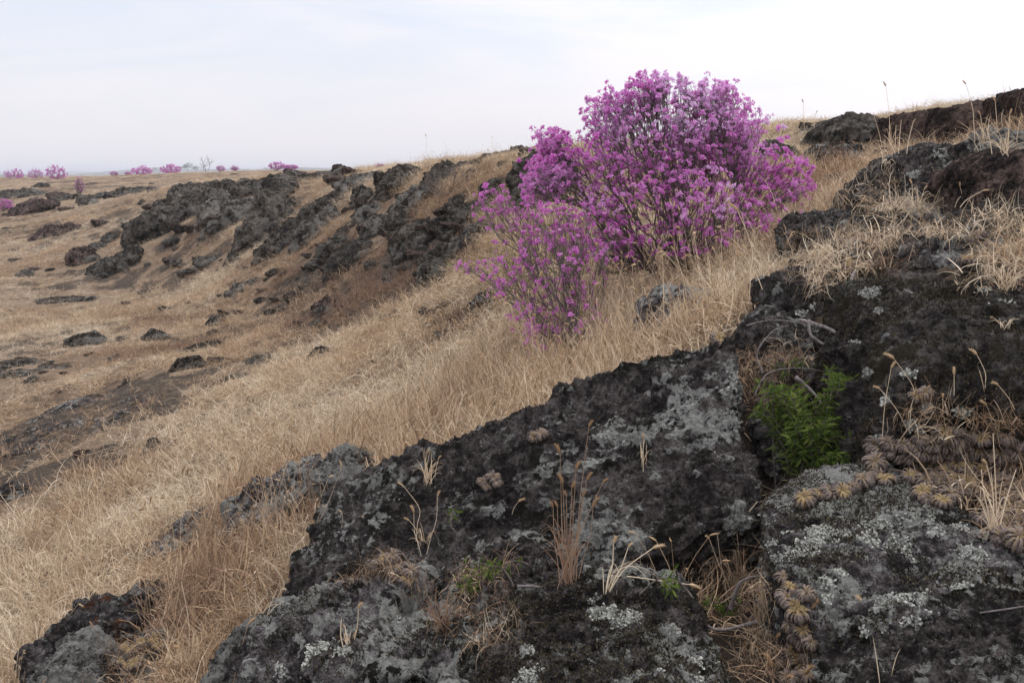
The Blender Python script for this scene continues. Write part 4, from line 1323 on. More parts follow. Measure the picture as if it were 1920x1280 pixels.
# where the grass differs: (u, v, radius in m, height x, tint +, density x)
ZONES = [(720, 570, 1.2, 1.1, 0.38, 1), (800, 610, 0.9, 1.1, 0.40, 1), (660, 590, 0.9, 1.0, 0.30, 1), (860, 520, 1.0, 1.0, 0.25, .8), (430, 760, 0.35, 1.3, 0.45, 1), (650, 660, 0.8, 1.0, 0.2, 1),
         (900, 780, 1.2, 1.3, -0.12, 1.3), (700, 800, 1.0, 1.2, -0.02, 1.2), (1180, 620, 0.9, 1.6, -0.10, 1.6), (1080, 690, 0.8, 1.5, -0.02, 1.3), (1350, 545, 0.9, 1.6, -0.12, 1.5), (1420, 560, 0.4, 1.5, 0.05, 2.0),
         (1480, 470, 0.9, 1.5, -0.05, 1.5), (1580, 400, 1.0, 1.5, -0.05, 1.5), (1640, 330, 1.2, 1.5, 0.0, 1.5), (1560, 320, 1.0, 1.3, 0.0, 1.2), (1860, 240, 0.8, 1.4, 0.0, 1.4),
         (550, 1020, 0.5, 1.3, -0.08, 1.6), (450, 1090, 0.7, 1.3, -0.05, 1.5), (150, 1100, 1.4, 1.25, -0.05, 1.4), (350, 1160, 0.6, 1.3, -0.03, 1.4), (300, 950, 1.2, 1.15, 0.05, 1.2),
         (470, 700, 1.5, .8, 0.0, 1), (100, 740, 1.8, .55, 0.25, .6), (1750, 285, .6, .5, 0, .3), (1650, 275, .6, .55, 0, .4), (1860, 258, .5, .6, 0, .5), (1720, 216, 1.0, .4, 0, .9), (1860, 196, 1.0, .4, 0, .9), (1520, 240, 1.5, .5, 0, 1), (1510, 780, .38, .6, .4, .1), (1430, 1180, .22, .6, .4, .3), (440, 1330, .3, .6, 0, .15), (290, 1300, .35, .6, .1, .25), (320, 1070, .28, .6, .1, .3), (500, 1000, .26, .6, .1, .35), (1480, 700, .3, .6, .4, .2), (620, 480, 1.2, 1, .25, .9), (750, 470, 1, 1, .3, .9), (480, 520, 1.5, .9, .2, .8), (350, 480, 2, .8, .2, .8), (840, 600, .8, 1.1, .3, .9), (200, 900, .8, 1.0, .0, 1), (1250, 590, .6, 1.5, -.1, 1.4)]
ZP = np.array([ground_at(z[0], z[1]) for z in ZONES])


def plant_grass(N, seed, ymin, ymax, s0, s1):
    r = np.random.default_rng(seed)
    t = r.uniform(math.log(ymin + 2.5), math.log(ymax + 2.5), N)
    s = r.uniform(s0, s1, N)
    y = np.exp(t) - 2.5
    x = s * np.exp(t)
    i, j, ok = cell(x, y)
    free = ~(ok & occ[i, j])
    p3 = np.stack([x, y, x * 0], -1)
    n1 = fbm(p3 * 0.30 + 3, 4, 0.55)
    n2 = fbm(p3 * 1.1 + 40, 4, 0.6)
    n3 = fbm(p3 * 0.12 + 70, 3, 0.5)
    z = H(x, y)
    pu, pv = project(np.stack([x, y, z], -1))
    hgt = np.ones(N)
    tin = np.zeros(N)
    den = np.ones(N)
    sw = np.zeros(N)
    for q, c in zip(ZONES, ZP):
        w = np.exp(-((x - c[0]) ** 2 + (y - c[1]) ** 2) / (q[2] ** 2))
        sw += w
        hgt += (q[3] - 1) * w
        tin += q[4] * w
        den += (q[5] - 1) * w
    sw = np.maximum(sw, 1)
    hgt = 1 + (hgt - 1) / sw
    tin = tin / sw
    den = 1 + (den - 1) / sw
    # the stony slope under the crest and the near rocks carry little grass
    slope = np.clip(1.2 - np.abs(pu - 650 - (430 - pv) * 0.0) / 330, 0, 1) * np.clip((520 - pv) / 60, 0, 1) * np.clip((pv - 318) / 10, 0, 1)
    nearr = np.clip((x + 0.45 + (y - 2.2) * 0.35) / 0.5, 0, 1) * np.clip((4.9 - y) / 0.9, 0, 1)
    bare = np.maximum(np.clip((n2 - 0.25 - 0.25 * (n1 > .2)) * 4, 0, 1) * .7, darkmask(x, y))
    dens = (1 - 0.85 * patchmask(x, y)) * (1 - 0.66 * bare) * (1 - 0.10 * slope) * (1 - 0.72 * nearr) * den
    keep = free & (r.random(N) * 1.25 < dens) & (y > 1.0)
    x, y, z, n1, n2, n3, hgt, tin, slope, nearr, bare = (a[keep] for a in (x, y, z, n1, n2, n3, hgt, tin, slope, nearr, bare))
    M = len(x)
    tint = np.clip(0.27 + 0.24 * n1 + 0.26 * n2 + 0.12 * n3 + 0.34 * bare + tin + 0.16 * slope + 0.22 * nearr + r.normal(0, 0.13, M), 0, 1)
    dist = y
    longg = np.clip(1.25 - (dist - 4) / 10, 0.2, 1) + (hgt - 1) * 0.8
    u = r.random(M)
    var = np.where(u < 0.5 * longg, r.choice([2, 3, 4, 5, 6], M, p=[.36, .36, .10, .11, .07]), r.choice([0, 1, 2, 3, 7], M, p=[.33, .31, .10, .12, .14]))
    crest = (dist > 4.3) & (x > 1.2) | (dist > 8) & (x > .8)
    var = np.where(crest & (var >= 5), r.choice([2, 3], M), var)
    far = dist > 30
    var = np.where(far, r.choice([0, 1, 2, 3], M), var)
    sc = (0.75 + 0.5 * r.random(M)) * np.clip(0.85 + dist / 70, 0.85, 2.6)
    shor = np.interp(dist, [5, 8, 20, 40, 80, 130], [1, .84, .66, .38, .2, .13])
    sz = sc * hgt * shor * np.clip(1 + 0.5 * n2 + 0.25 * n1, .5, 1.5)
    # tufts lean with the fall of the ground
    e = 0.1
    gxx = (H(x + e, y, False) - H(x - e, y, False)) / (2 * e)
    gyy = (H(x, y + e, False) - H(x, y - e, False)) / (2 * e)
    rot = np.stack([np.arctan(gyy) * 0.6 + r.normal(0, .12, M), -np.arctan(gxx) * 0.6 + r.normal(0, .12, M), r.uniform(0, 6.283, M)], -1)
    # Z spin is applied first in XYZ Euler only for the mesh's own axes, so keep tilts small
    rot[:, :2] *= 0.8
    pl = np.stack([x, y, x * 0], -1) * 0.9
    rot[:, 0] += 0.4 * fbm(pl + 5, 3)
    rot[:, 1] += 0.4 * fbm(pl + 55, 3)
    return np.stack([x, y, z], -1), rot, np.stack([sc, sc, sz], -1), var, tint


GN_ = [plant_grass(56000, 31, 2.2, 16, -0.75, 0.8), plant_grass(46000, 32, 16, 130, -0.8, 0.75), plant_grass(70000, 33, 8, 34, -0.75, 0.35)]

# dead litter wedged in the clefts between the near rocks
r_ = np.random.default_rng(61)
lit = []
for (u0, v0, u1, v1, n_) in [(1375, 1080, 1490, 1290, 26), (1395, 640, 1500, 760, 40), (1300, 1040, 1450, 1130, 14), (1840, 470, 1930, 540, 16), (1690, 760, 1930, 800, 16), (1850, 830, 1940, 1010, 16), (820, 1060, 960, 1200, 20), (640, 1050, 800, 1110, 16), (205, 1180, 330, 1280, 22), (1480, 430, 1700, 520, 30)]:
    for _ in range(n_):
        lit.append(hit(r_.uniform(u0, u1), r_.uniform(v0, v1)))
lit = np.array(lit)
nl_ = len(lit)
ls_ = r_.uniform(.3, .65, nl_)
GN_.append((lit, np.stack([r_.normal(0, .3, nl_), r_.normal(0, .3, nl_), r_.uniform(0, 6.28, nl_)], -1), np.stack([ls_] * 3, -1), r_.choice([0, 1, 7, 7, 7, 3], nl_), np.clip(r_.normal(.75, .22, nl_), 0, 1)))
# straw standing in the joints of the right bank
rt_ = np.array([hit(r_.uniform(a_, c_), r_.uniform(b_, d_)) for (a_, b_, c_, d_, n_) in [(1550, 425, 1700, 470, 16), (1640, 378, 1800, 400, 14), (1470, 470, 1600, 535, 18), (1720, 420, 1880, 445, 12), (1840, 470, 1930, 520, 16), (1560, 300, 1690, 390, 14), (1830, 400, 1930, 425, 8)] for _ in range(n_)])
nr_ = len(rt_)
GN_.append((rt_, np.stack([r_.normal(0, .3, nr_), r_.normal(0, .3, nr_), r_.uniform(0, 6.28, nr_)], -1), np.stack([r_.uniform(.6, 1.0, nr_)] * 3, -1), r_.choice([1, 2, 3, 4, 7], nr_), np.clip(r_.normal(.3, .15, nr_), 0, 1)))
# straw closing over the lower left edge of the huge slab
ed_ = np.array([ground_at(u_, v_) for u_, v_ in zip(np.interp(r_.random(70), [0, .5, 1], [470, 560, 640]) + r_.normal(0, 22, 70), r_.uniform(930, 1150, 70))])
GN_.append((ed_, np.stack([r_.normal(.1, .3, 70), r_.normal(0, .3, 70), r_.uniform(0, 6.28, 70)], -1), np.stack([r_.uniform(.8, 1.15, 70)] * 3, -1), r_.choice([2, 3, 4, 5], 70), np.clip(r_.normal(.22, .12, 70), 0, 1)))
scatter('dry_grass', 'tawny dry grass covering the slope and meadow', *[np.concatenate([a[i] for a in GN_]) for i in range(5)])

# ------------------------------------------------------------------ flowering shrubs
BARK = NT('twig_bark')
_b = BARK.noise(BARK.objcoord(), 40, 4)
BARK.surf(BARK.principled(BARK.ramp(_b, [(0.35, (0.060, 0.048, 0.042)), (0.7, (0.19, 0.155, 0.135))]), 0.85, None, 0.2))
BL = NT('azalea_blossom')
_t = BL.attr('tone').outputs['Fac']
_c = BL.ramp(_t, [(0.0, (0.58, 0.075, 0.43)), (0.35, (0.70, 0.165, 0.58)), (0.65, (0.79, 0.34, 0.71)), (1.0, (0.88, 0.66, 0.87))])
_e = BL.attr('rim').outputs['Fac']
_c = BL.mix(BL.math('MULTIPLY', _e, 0.35), _c, (0.85, 0.62, 0.86))
BL.surf(BL.thin(_c, 0.48))
LEAF = NT('young_leaf')
_t2 = LEAF.attr('tone').outputs['Fac']
LEAF.surf(LEAF.thin(LEAF.ramp(_t2, [(0.0, (0.07, 0.10, 0.02)), (0.6, (0.15, 0.19, 0.045)), (1.0, (0.26, 0.25, 0.09))]), 0.4))


def flower_proto():
    """five-petalled open azalea, radius 1, facing +Z"""
    V, F, rim = [], [], []
    for k in range(5):
        a = k * 2 * math.pi / 5
        ca, sa = math.cos(a), math.sin(a)
        o = len(V)
        for (rr, w, z) in [(0.06, 0.05, -0.25), (0.45, 0.20, 0.08), (0.80, 0.33, 0.20), (1.0, 0.16, 0.14)]:
            for m, sw in ((-1, 0.05), (0, -0.04), (1, 0.05)):
                px, py, pz = rr, m * w, z + sw * (1 if rr > .3 else 0)
                V.append((px * ca - py * sa, px * sa + py * ca, pz))
                rim.append(0 if rr < .3 else (.35 if rr < .6 else (0.55 if m == 0 else 1)))
        for i in range(3):
            for j in range(2):
                q = o + i * 3 + j
                F.append((q, q + 1, q + 4, q + 3))
    return np.array(V), np.array(F), np.array(rim, float)


FLV, FLF, FLR = flower_proto()
FLV2, FLF2, FLR2 = FLV[:, :], FLF, FLR


def frames(d, r):
    d = d / (np.linalg.norm(d, axis=1, keepdims=True) + 1e-9)
    a = r.normal(size=d.shape)
    x = np.cross(a, d)
    x /= np.linalg.norm(x, axis=1, keepdims=True) + 1e-9
    return x, np.cross(d, x), d


def flowers(pos, d, rad, tone, r):
    x, y, z = frames(d, r)
    n = len(pos)
    open_ = r.uniform(0.55, 1.1, n)
    lv = FLV[None] * np.stack([open_, open_, r.uniform(0.6, 2.2, n)], -1)[:, None]
    V = pos[:, None] + (lv[..., 0:1] * x[:, None] + lv[..., 1:2] * y[:, None] + lv[..., 2:3] * z[:, None]) * rad[:, None, None]
    V = V + r.normal(0, 0.10, V.shape) * rad[:, None, None]
    F = (FLF[None] + (np.arange(n) * len(FLV))[:, None, None]).reshape(-1, 4)
    return V.reshape(-1, 3), F, np.repeat(tone, len(FLV)), np.tile(FLR, n)


def leaves(pos, d, L, W, r, tone=None):
    n = len(pos)
    x, y, z = frames(d, r)
    prof = np.array([(0, 0), (0.35, 0.5), (0.7, 0.38), (1, 0.0)])
    V = []
    for t, w in prof:
        c = pos + z * (L * t)[:, None] - np.array([0, 0, 1]) * (L * 0.18 * t * t)[:, None]
        V += [c - x * (W * w)[:, None], c + x * (W * w)[:, None]]
    V = np.stack(V, 1)
    b = (np.arange(n) * 8)[:, None]
    k = np.array([0, 2, 4])[None]
    F = np.stack([b + k, b + k + 1, b + k + 3, b + k + 2], -1).reshape(-1, 4)
    tn = r.random(n) if tone is None else tone
    return V.reshape(-1, 3), F, np.repeat(tn, 8)


def grow(bases, tips, r, step=0.06, up=0.25):
    """shrub skeleton: every tip is joined to the nearest fitting point of what has grown before"""
    nodes = [np.array(b, float) for b in bases]
    par = [-1] * len(bases)
    cen = np.mean(bases, 0)
    rad = [0.0] * len(bases)
    order = np.argsort(np.linalg.norm(tips - cen, axis=1))
    arr = np.zeros((len(tips) * 40 + 100, 3))
    arr[:len(nodes)] = nodes
    n = len(nodes)
    par = np.full(len(arr), -1)
    dist = np.zeros(len(arr))
    tipid = []
    for ti in order:
        t = tips[ti]
        a = arr[:n]
        dv = t - a
        d = np.linalg.norm(dv, axis=1)
        own = np.linalg.norm(t - cen)
        # angle between the twig and the way outwards
        out = t - cen
        cosang = (dv @ out) / (d * own + 1e-9)
        cost = d + np.maximum(0, 0.16 - d) * 2.5 + (1 - cosang) * 0.35 * (d + .2) + 0.12 * dist[:n]
        cost[dist[:n] > own] += 1.0
        j = int(np.argmin(cost))
        L = d[j]
        m = max(1, int(L / step))
        p0 = a[j].copy()
        # leave along the parent's way, arrive going up
        pd = (a[j] - arr[par[j]]) if par[j] >= 0 else np.array([r.normal(0, .15), r.normal(0, .15), 1.0])
        pd = pd / (np.linalg.norm(pd) + 1e-9)
        c1 = p0 + pd * L * 0.4
        prev = j
        for k in range(1, m + 1):
            q = k / m
            p = (1 - q) ** 2 * p0 + 2 * q * (1 - q) * c1 + q * q * t
            if k < m:
                p = p + r.normal(0, 0.006, 3)
            arr[n] = p
            par[n] = prev
            dist[n] = dist[prev] + np.linalg.norm(p - arr[prev])
            prev = n
            n += 1
        tipid.append(prev)
    return arr[:n], par[:n], np.array(tipid), order


def branch_mesh(arr, par, r_tip, expo=0.42, rmax=0.012):
    n = len(arr)
    cnt = np.zeros(n)
    has = np.zeros(n, bool)
    has[par[par >= 0]] = True
    cnt[~has] = 1
    for i in range(n - 1, -1, -1):
        if par[i] >= 0:
            cnt[par[i]] += cnt[i]
    rad = np.minimum(r_tip * cnt ** expo, rmax)
    i = np.where(par >= 0)[0]
    return tubes(arr[par[i]], arr[i], np.minimum(rad[par[i]], rad[i] * 1.25), rad[i], 4)


def blob_points(blobs, n, r, inner=0.35):
    """points in a crown given as ellipsoids (u, v, Y, ru, rv, rY, weight), mostly towards its outside"""
    w = np.array([b[6] for b in blobs], float)
    k = r.choice(len(blobs), n * 2, p=w / w.sum())
    d = r.normal(size=(n * 2, 3))
    d /= np.linalg.norm(d, axis=1, keepdims=True)
    rr = inner + (1 - inner) * r.random(n * 2) ** 0.55
    d *= rr[:, None]
    B = np.array([b[:6] for b in blobs], float)[k]
    pts = P(B[:, 0] + d[:, 0] * B[:, 3], B[:, 1] + d[:, 1] * B[:, 4], B[:, 2])
    pts[:, 1] += d[:, 2] * B[:, 5]
    return pts[:n]


def shrub(name, label, cat, bases, tips, r, tonefn, per_tip=(1, 4), frad=(0.014, 0.0215), leaf=0, r_tip=0.0011, rmax=0.013, group=None, bare=0.0, step=0.06, extra=0.0):
    base = np.mean(bases, 0)
    root = empty(name, base)
    tag(root, label, cat, group)
    arr, par, tid, order = grow(bases, tips, r, step)
    V, F = branch_mesh(arr - base, par, r_tip, rmax=rmax)
    mesh_np('branches', V, F, BARK.m, parent=root)
    tip = arr[tid]
    dirs = tip - arr[par[tid]]
    dirs /= np.linalg.norm(dirs, axis=1, keepdims=True) + 1e-9
    use = r.random(len(tip)) >= (bare(tip) if callable(bare) else bare)
    if per_tip is not None:
        pos, dd = [], []
        for p, d in zip(tip[use], dirs[use]):
            for _ in range(r.integers(per_tip[0], per_tip[1] + 1)):
                q = r.normal(size=3)
                q /= np.linalg.norm(q)
                e = d * 0.9 + q * 0.9
                e /= np.linalg.norm(e)
                pos.append(p + e * r.uniform(0.010, 0.022))
                dd.append(e)
        pos, dd = np.array(pos), np.array(dd)
        tone = tonefn(pos) + r.normal(0, 0.10, len(pos))
        V, F, T, R = flowers(pos - base, dd, r.uniform(*frad, len(pos)), np.clip(tone, 0, 1), r)
        o = mesh_np('blossoms', V, F, BL.m, attrs={'tone': T, 'rim': R}, parent=root)
        o['kind'] = 'stuff'
    if leaf:
        k = r.integers(0, len(tip), leaf)
        q = r.normal(size=(leaf, 3)) * 0.6 + dirs[k] + [0, 0, .4]
        V, F, T = leaves(tip[k] + r.normal(0, .03, (leaf, 3)) - base, q, r.uniform(.012, .026, leaf), r.uniform(.006, .011, leaf), r)
        o = mesh_np('leaves', V, F, LEAF.m, attrs={'tone': T}, parent=root)
        o['kind'] = 'stuff'
    return root


rb = np.random.default_rng(99)
MAIN = [(1255, 265, 6.95, 150, 110, .60, 3.0), (1340, 245, 7.0, 95, 92, .5, 2.2), (1205, 185, 6.9, 46, 46, .25, .7), (1240, 165, 6.9, 20, 30, .12, .3), (1335, 190, 6.9, 55, 42, .25, .7), (1282, 160, 6.9, 12, 22, .1, .12), (1140, 215, 6.9, 50, 50, .3, .7),
        (1415, 290, 6.9, 60, 90, .45, 1.2), (1478, 345, 6.65, 42, 58, .3, .8), (1440, 400, 6.5, 70, 55, .4, .6), (1100, 310, 6.75, 95, 70, .45, 1.6), (1035, 275, 6.8, 38, 38, .2, .5), (1020, 340, 6.6, 50, 50, .3, .9),
        (1240, 370, 6.4, 150, 85, .5, 1.5), (1330, 420, 6.4, 120, 75, .5, 1.2), (1210, 460, 6.4, 110, 60, .4, 1.1), (1330, 480, 6.4, 110, 55, .4, 1.0), (1140, 420, 6.5, 60, 70, .35, 1.0), (1280, 300, 6.9, 170, 130, .3, 1.4), (1150, 480, 6.3, 60, 50, .3, .5), (1420, 450, 6.5, 60, 50, .3, .6)]
FRONT = [(1030, 420, 6.1, 90, 62, .4, 1.8), (930, 392, 6.15, 40, 44, .2, .6), (905, 360, 6.2, 16, 20, .1, .12), (1050, 500, 5.85, 95, 80, .42, 1.8), (868, 503, 5.95, 24, 15, .12, .10), (950, 510, 5.9, 60, 60, .3, .7), (1010, 600, 5.7, 60, 50, .3, .7), (1085, 600, 5.7, 55, 50, .3, .6), (1040, 640, 5.65, 55, 30, .25, .35), (1110, 440, 6.1, 50, 60, .3, .6)]
mt = blob_points(MAIN, 6200, rb, .15)
_th = fbm(mt * 4.5 + 11, 3, 0.6) + 0.5 * fbm(mt * 1.7 + 2, 2)
mt = mt[_th > -0.62]
_sh = mt[rb.integers(0, len(mt), 260)]
_cc = P(1255, 400, 6.8)
_sh = _cc + (_sh - _cc) * rb.uniform(1.0, 1.08, (len(_sh), 1))
mt = np.vstack([mt, _sh[_sh[:, 2] > 0]])
ft = blob_points(FRONT, 1150, rb, .25)


def main_tone(p):
    return np.clip(0.36 + 0.50 * fbm(p * 2.2 + 4, 3) + 0.15 * fbm(p * 9, 2) + 0.12 * (p[:, 2] > 0.25), 0, 1)


def front_tone(p):
    return np.clip(0.40 + 0.25 * fbm(p * 2.0 + 9, 3), 0, 1)


def base_cluster(u, v, n, sx, sy, r):
    c = ground_at(u, v)
    xs = c[0] + r.normal(0, sx, n)
    ys = c[1] + r.normal(0, sy, n)
    return np.stack([xs, ys, H(xs, ys) - 0.03], -1)


mb = base_cluster(1265, 545, 22, .20, .12, rb)
fb = base_cluster(1075, 668, 14, .13, .10, rb)
mt = mt[mt[:, 2] > H(mt[:, 0], mt[:, 1]) + 0.12]
ft = ft[ft[:, 2] > H(ft[:, 0], ft[:, 1]) + 0.06]
shrub('flowering_shrub', 'big rounded azalea in full magenta pink bloom on the slope', 'flowering shrub', mb, mt, rb, main_tone, (1, 4), bare=lambda q: np.clip((project(q)[1] - 330) / 190, .04, .86) * (project(q)[0] < 1420) + .04, group='azaleas near the camera')
shrub('flowering_shrub', 'smaller sparse azalea with small green leaves in front of the big one', 'flowering shrub', fb, ft, rb, front_tone, (1, 2), leaf=1100, bare=.34, group='azaleas near the camera')

# far azaleas on the plain
FARB = [(27, 338, 17, 19, 80, 'leftmost pink shrub on the far plain'), (67, 336, 14, 17, 84, 'second pink shrub from the left on the horizon, the smallest of three'), (106, 338, 20, 24, 74, 'large round pink shrub on the horizon, third from the left'),
        (150, 362, 9, 26, 48, 'narrow upright pink shrub below the horizon, on a low outcrop'), (8, 388, 18, 16, 40, 'pink shrub cut by the left edge below the plain'), (214, 330, 8, 8, 95, 'tiny pink shrub on the horizon left of the wide ones'),
        (240, 329, 7, 6, 100, 'tiniest pink shrub, close beside the wide pink shrub at left'), (266, 328, 19, 14, 86, 'wide low pink shrub on the horizon left of the dark trees'), (320, 325, 20, 14, 84, 'wide pale pink shrub directly left of the dark trees'),
        (414, 321, 9, 9, 90, 'small pink shrub just right of the bare tree'), (440, 320, 8, 8, 90, 'small pink shrub, second to the right of the bare tree'), (520, 318, 16, 12, 70, 'pink shrub on the skyline above the long ledge'),
        (545, 318, 14, 8, 70, 'low pink shrub touching the skyline shrub above the ledge'), (713, 320, 9, 11, 24, 'tiny pink shrub peeping over the ridge crest')]
for (u, v, hw, h, Y, lab) in FARB:
    h = h * 1.12
    c = P(u, v, Y)
    c[2] = min(c[2], float(H([c[0]], [c[1]])[0]) + 0.1) if Y < 60 else c[2]
    W_, H_ = hw * Y / FPX, h * Y / FPX
    n = 190
    d = rb.normal(size=(n, 3))
    d /= np.linalg.norm(d, axis=1, keepdims=True)
    d *= (0.4 + 0.6 * rb.random(n) ** .5)[:, None]
    tp = c + np.stack([d[:, 0] * W_, d[:, 1] * W_, H_ * np.clip(0.48 + 0.52 * d[:, 2] + rb.normal(0, .07, n), .06, 1.15)], -1)
    bs = c + np.stack([rb.normal(0, W_ * .38, 16), rb.normal(0, W_ * .3, 16), np.full(16, -0.1)], -1)
    k = W_ * 0.11
    shrub('flowering_shrub', lab, 'flowering shrub', bs, tp, rb, lambda p: np.full(len(p), 0.35), (1, 4), (k * .45, k * .8), r_tip=.004, rmax=.02, group='azaleas on the far plain', step=max(.1, W_ * .3))

# bare twiggy shrub on the crest, bare tree and small conifer far off
bt = blob_points([(838, 335, 13.2, 48, 36, .35, 1)], 170, rb, .3)
shrub('twiggy_shrub', 'bare grey twiggy shrub growing on the ridge crest left of the azalea', 'shrub', base_cluster(838, 372, 10, .15, .1, rb), bt, rb, None, None, r_tip=.0016, rmax=.01)
bt = blob_points([(500 + 135, 365, 17.5, 18, 18, .2, 1)], 40, rb, .3)
shrub('twiggy_shrub', 'small bare twiggy shrub standing under the skyline ledge', 'shrub', base_cluster(635, 388, 5, .08, .05, rb), bt, rb, None, None, r_tip=.002, rmax=.008)

TREEM = NT('distant_foliage')
_tn = TREEM.noise(TREEM.objcoord(), 0.8, 4)
TREEM.surf(TREEM.principled(TREEM.ramp(_tn, [(0.35, (0.022, 0.035, 0.02)), (0.7, (0.055, 0.075, 0.04))]), 0.9, None, 0.1))


def tree(name, label, u, v, Y, w, h, r, n=900, conifer=False, cat='tree', group=None):
    c = P(u, v, Y)
    W_, H_ = w * Y / FPX, h * Y / FPX
    root = empty(name, c)
    tag(root, label, cat, group)
    V, F, _ = curve_tube([(0, 0, -1), (0.02 * H_, 0, H_ * .45), (0, 0, H_ * .9)], H_ * .035, H_ * .008)
    mesh_np('trunk', V, F, BARK.m, parent=root)
    d = r.normal(size=(n, 3))
    d /= np.linalg.norm(d, axis=1, keepdims=True)
    d *= (r.random(n) ** .4)[:, None]
    if conifer:
        z = r.random(n) ** 1.3
        p = np.stack([d[:, 0] * W_ * (1 - z) * .5, d[:, 1] * W_ * (1 - z) * .5, H_ * (.08 + .92 * z)], -1)
    else:
        k = r.integers(0, 6, n)
        cc = np.stack([r.uniform(-.28, .28, 6) * W_, r.uniform(-.28, .28, 6) * W_, H_ * r.uniform(.5, .78, 6)], -1)
        p = cc[k] + d * np.array([W_ * .26, W_ * .26, H_ * .24])
    V, F, T = leaves(p, r.normal(size=(n, 3)), np.full(n, H_ * .09), np.full(n, H_ * .04), r)
    mesh_np('crown', V, F, TREEM.m, parent=root)
    return root


tree('conifer_tree', 'tiny dark conifer on the ridge skyline left of the azalea', 958, 294, 30, 8, 13, rb, 300, True)
for k, (u, v, w, h, lab) in enumerate([(352, 322, 22, 17, 'tallest dark tree of the clump on the horizon left of the bare tree'), (338, 322, 16, 11, 'low dark tree at the left end of the horizon clump'), (368, 322, 20, 12, 'low dark tree at the right end of the horizon clump'),
                                       (290, 321, 22, 8, 'low dark tree on the horizon between two pink shrubs'), (500, 319, 14, 5, 'low tree on the horizon left of the skyline pink shrub')]):
    tree('broadleaf_tree', lab, u, v, 620, w, h, rb, 500, group='trees on the horizon')
tp = blob_points([(386, 304, 92, 15, 15, .6, 1)], 60, rb, .2)
c_ = P(386, 322, 92)
shrub('bare_tree', 'leafless pale tree on the horizon right of the dark trees', 'tree', np.array([c_, c_ + [.15, 0, 0], c_ - [.15, 0, 0]]), tp, rb, None, None, r_tip=.007, rmax=.03, step=.3)
#NEXT2
# ------------------------------------------------------------------ foxtail grasses that stand out one by one
M_STRAW = grass_mat('straw_stalks', False)


def foxtail(label, stalks, r, leaf=None, tint=0.15, width=0.0011, name='foxtail_plant', group='foxtail grasses on the rocks'):
    """stalks: (root u, root v, tip u, tip v, head length in px[, sideways bow px]); leaf: list of (root u, v, tip u, v, bow)"""
    y0 = hit(stalks[0][0], stalks[0][1])
    root = empty(name, y0)
    tag(root, label, 'foxtail', group)
    for sdef in stalks:
        u0, v0, u1, v1, hl = sdef[:5]
        bow = sdef[5] if len(sdef) > 5 else 0.10 * (u1 - u0)
        Y = hit(u0, v0)[1]
        dY = r.uniform(-.03, .03)
        m = ((u0 + u1) / 2 - bow, v0 + (v1 - v0) * 0.58)
        pts = np.array([P(u0, v0 + 4, Y), P(u0 + (m[0] - u0) * .45, v0 + (v1 - v0) * .28, Y + dY * .3), P(*m, Y + dY * .6), P(u1, v1, Y + dY)]) - y0
        V, F, c = curve_tube(pts, width, width * .55, 5, 6)
        st_ = mesh_np('stalk', V, F, M_STRAW, attrs={'bl': np.full(len(V), .8), 'tint': np.full(len(V), tint)}, parent=root)
        if hl > 0:
            L = hl * Y / FPX
            d = (c[-1] - c[-3])
            d = d / np.linalg.norm(d) + np.array([np.sign(u1 - u0) * .25, 0, -.12])
            V, F, A = join(spindle(c[-1], d, L, L * .105 + .0006, r, 70))
            mesh_np('seed_head', V, F, M_STRAW, attrs={'bl': A, 'tint': np.full(len(V), np.clip(tint + .2, 0, 1))}, parent=st_)
    if leaf:
        ps = []
        for (u0, v0, u1, v1, bow) in leaf:
            Y = hit(u0, v0)[1]
            a, b = P(u0, v0 + 3, Y), P(u1, v1, Y + r.uniform(-.05, .05))
            md = P((u0 + u1) / 2, (v0 + v1) / 2 - bow, Y + r.uniform(-.03, .03))
            t = np.linspace(0, 1, 9)[:, None]
            c = (1 - t) ** 2 * a + 2 * t * (1 - t) * (2 * md - (a + b) / 2) + t * t * b
            d = np.gradient(c, axis=0)
            sd = np.cross(d, np.array([0.2, 1.0, 0.3]))
            sd /= np.linalg.norm(sd, axis=1, keepdims=True)
            w = (0.0013 + 0.0006 * Y * .5) * np.interp(t[:, 0], [0, .3, .8, 1], [.6, 1, .6, .1])[:, None]
            V = np.stack([c - sd * w * .5, c + sd * w * .5], 1).reshape(-1, 3) - y0
            k = np.arange(8)[:, None] * 2
            ps.append((V, k + np.array([[0, 1, 3, 2]]), np.full(len(V), r.uniform(.25, .9))))
        V, F, A = join(ps)
        mesh_np('leaf_blades', V, F, M_STRAW, attrs={'bl': A, 'tint': np.full(len(V), tint + .12)}, parent=root)
    return root


rf = np.random.default_rng(404)


def rleaf(u, v, n, w, h, r):
    """n loose leaf blades springing from (u, v)"""
    out = []
    for _ in range(n):
        a = r.uniform(-1, 1)
        out.append((u + r.normal(0, w * .12), v + r.normal(0, 3), u + a * w, v - h * r.uniform(.15, 1) * (1.1 - abs(a) * .6), h * r.uniform(.05, .35)))
    return out


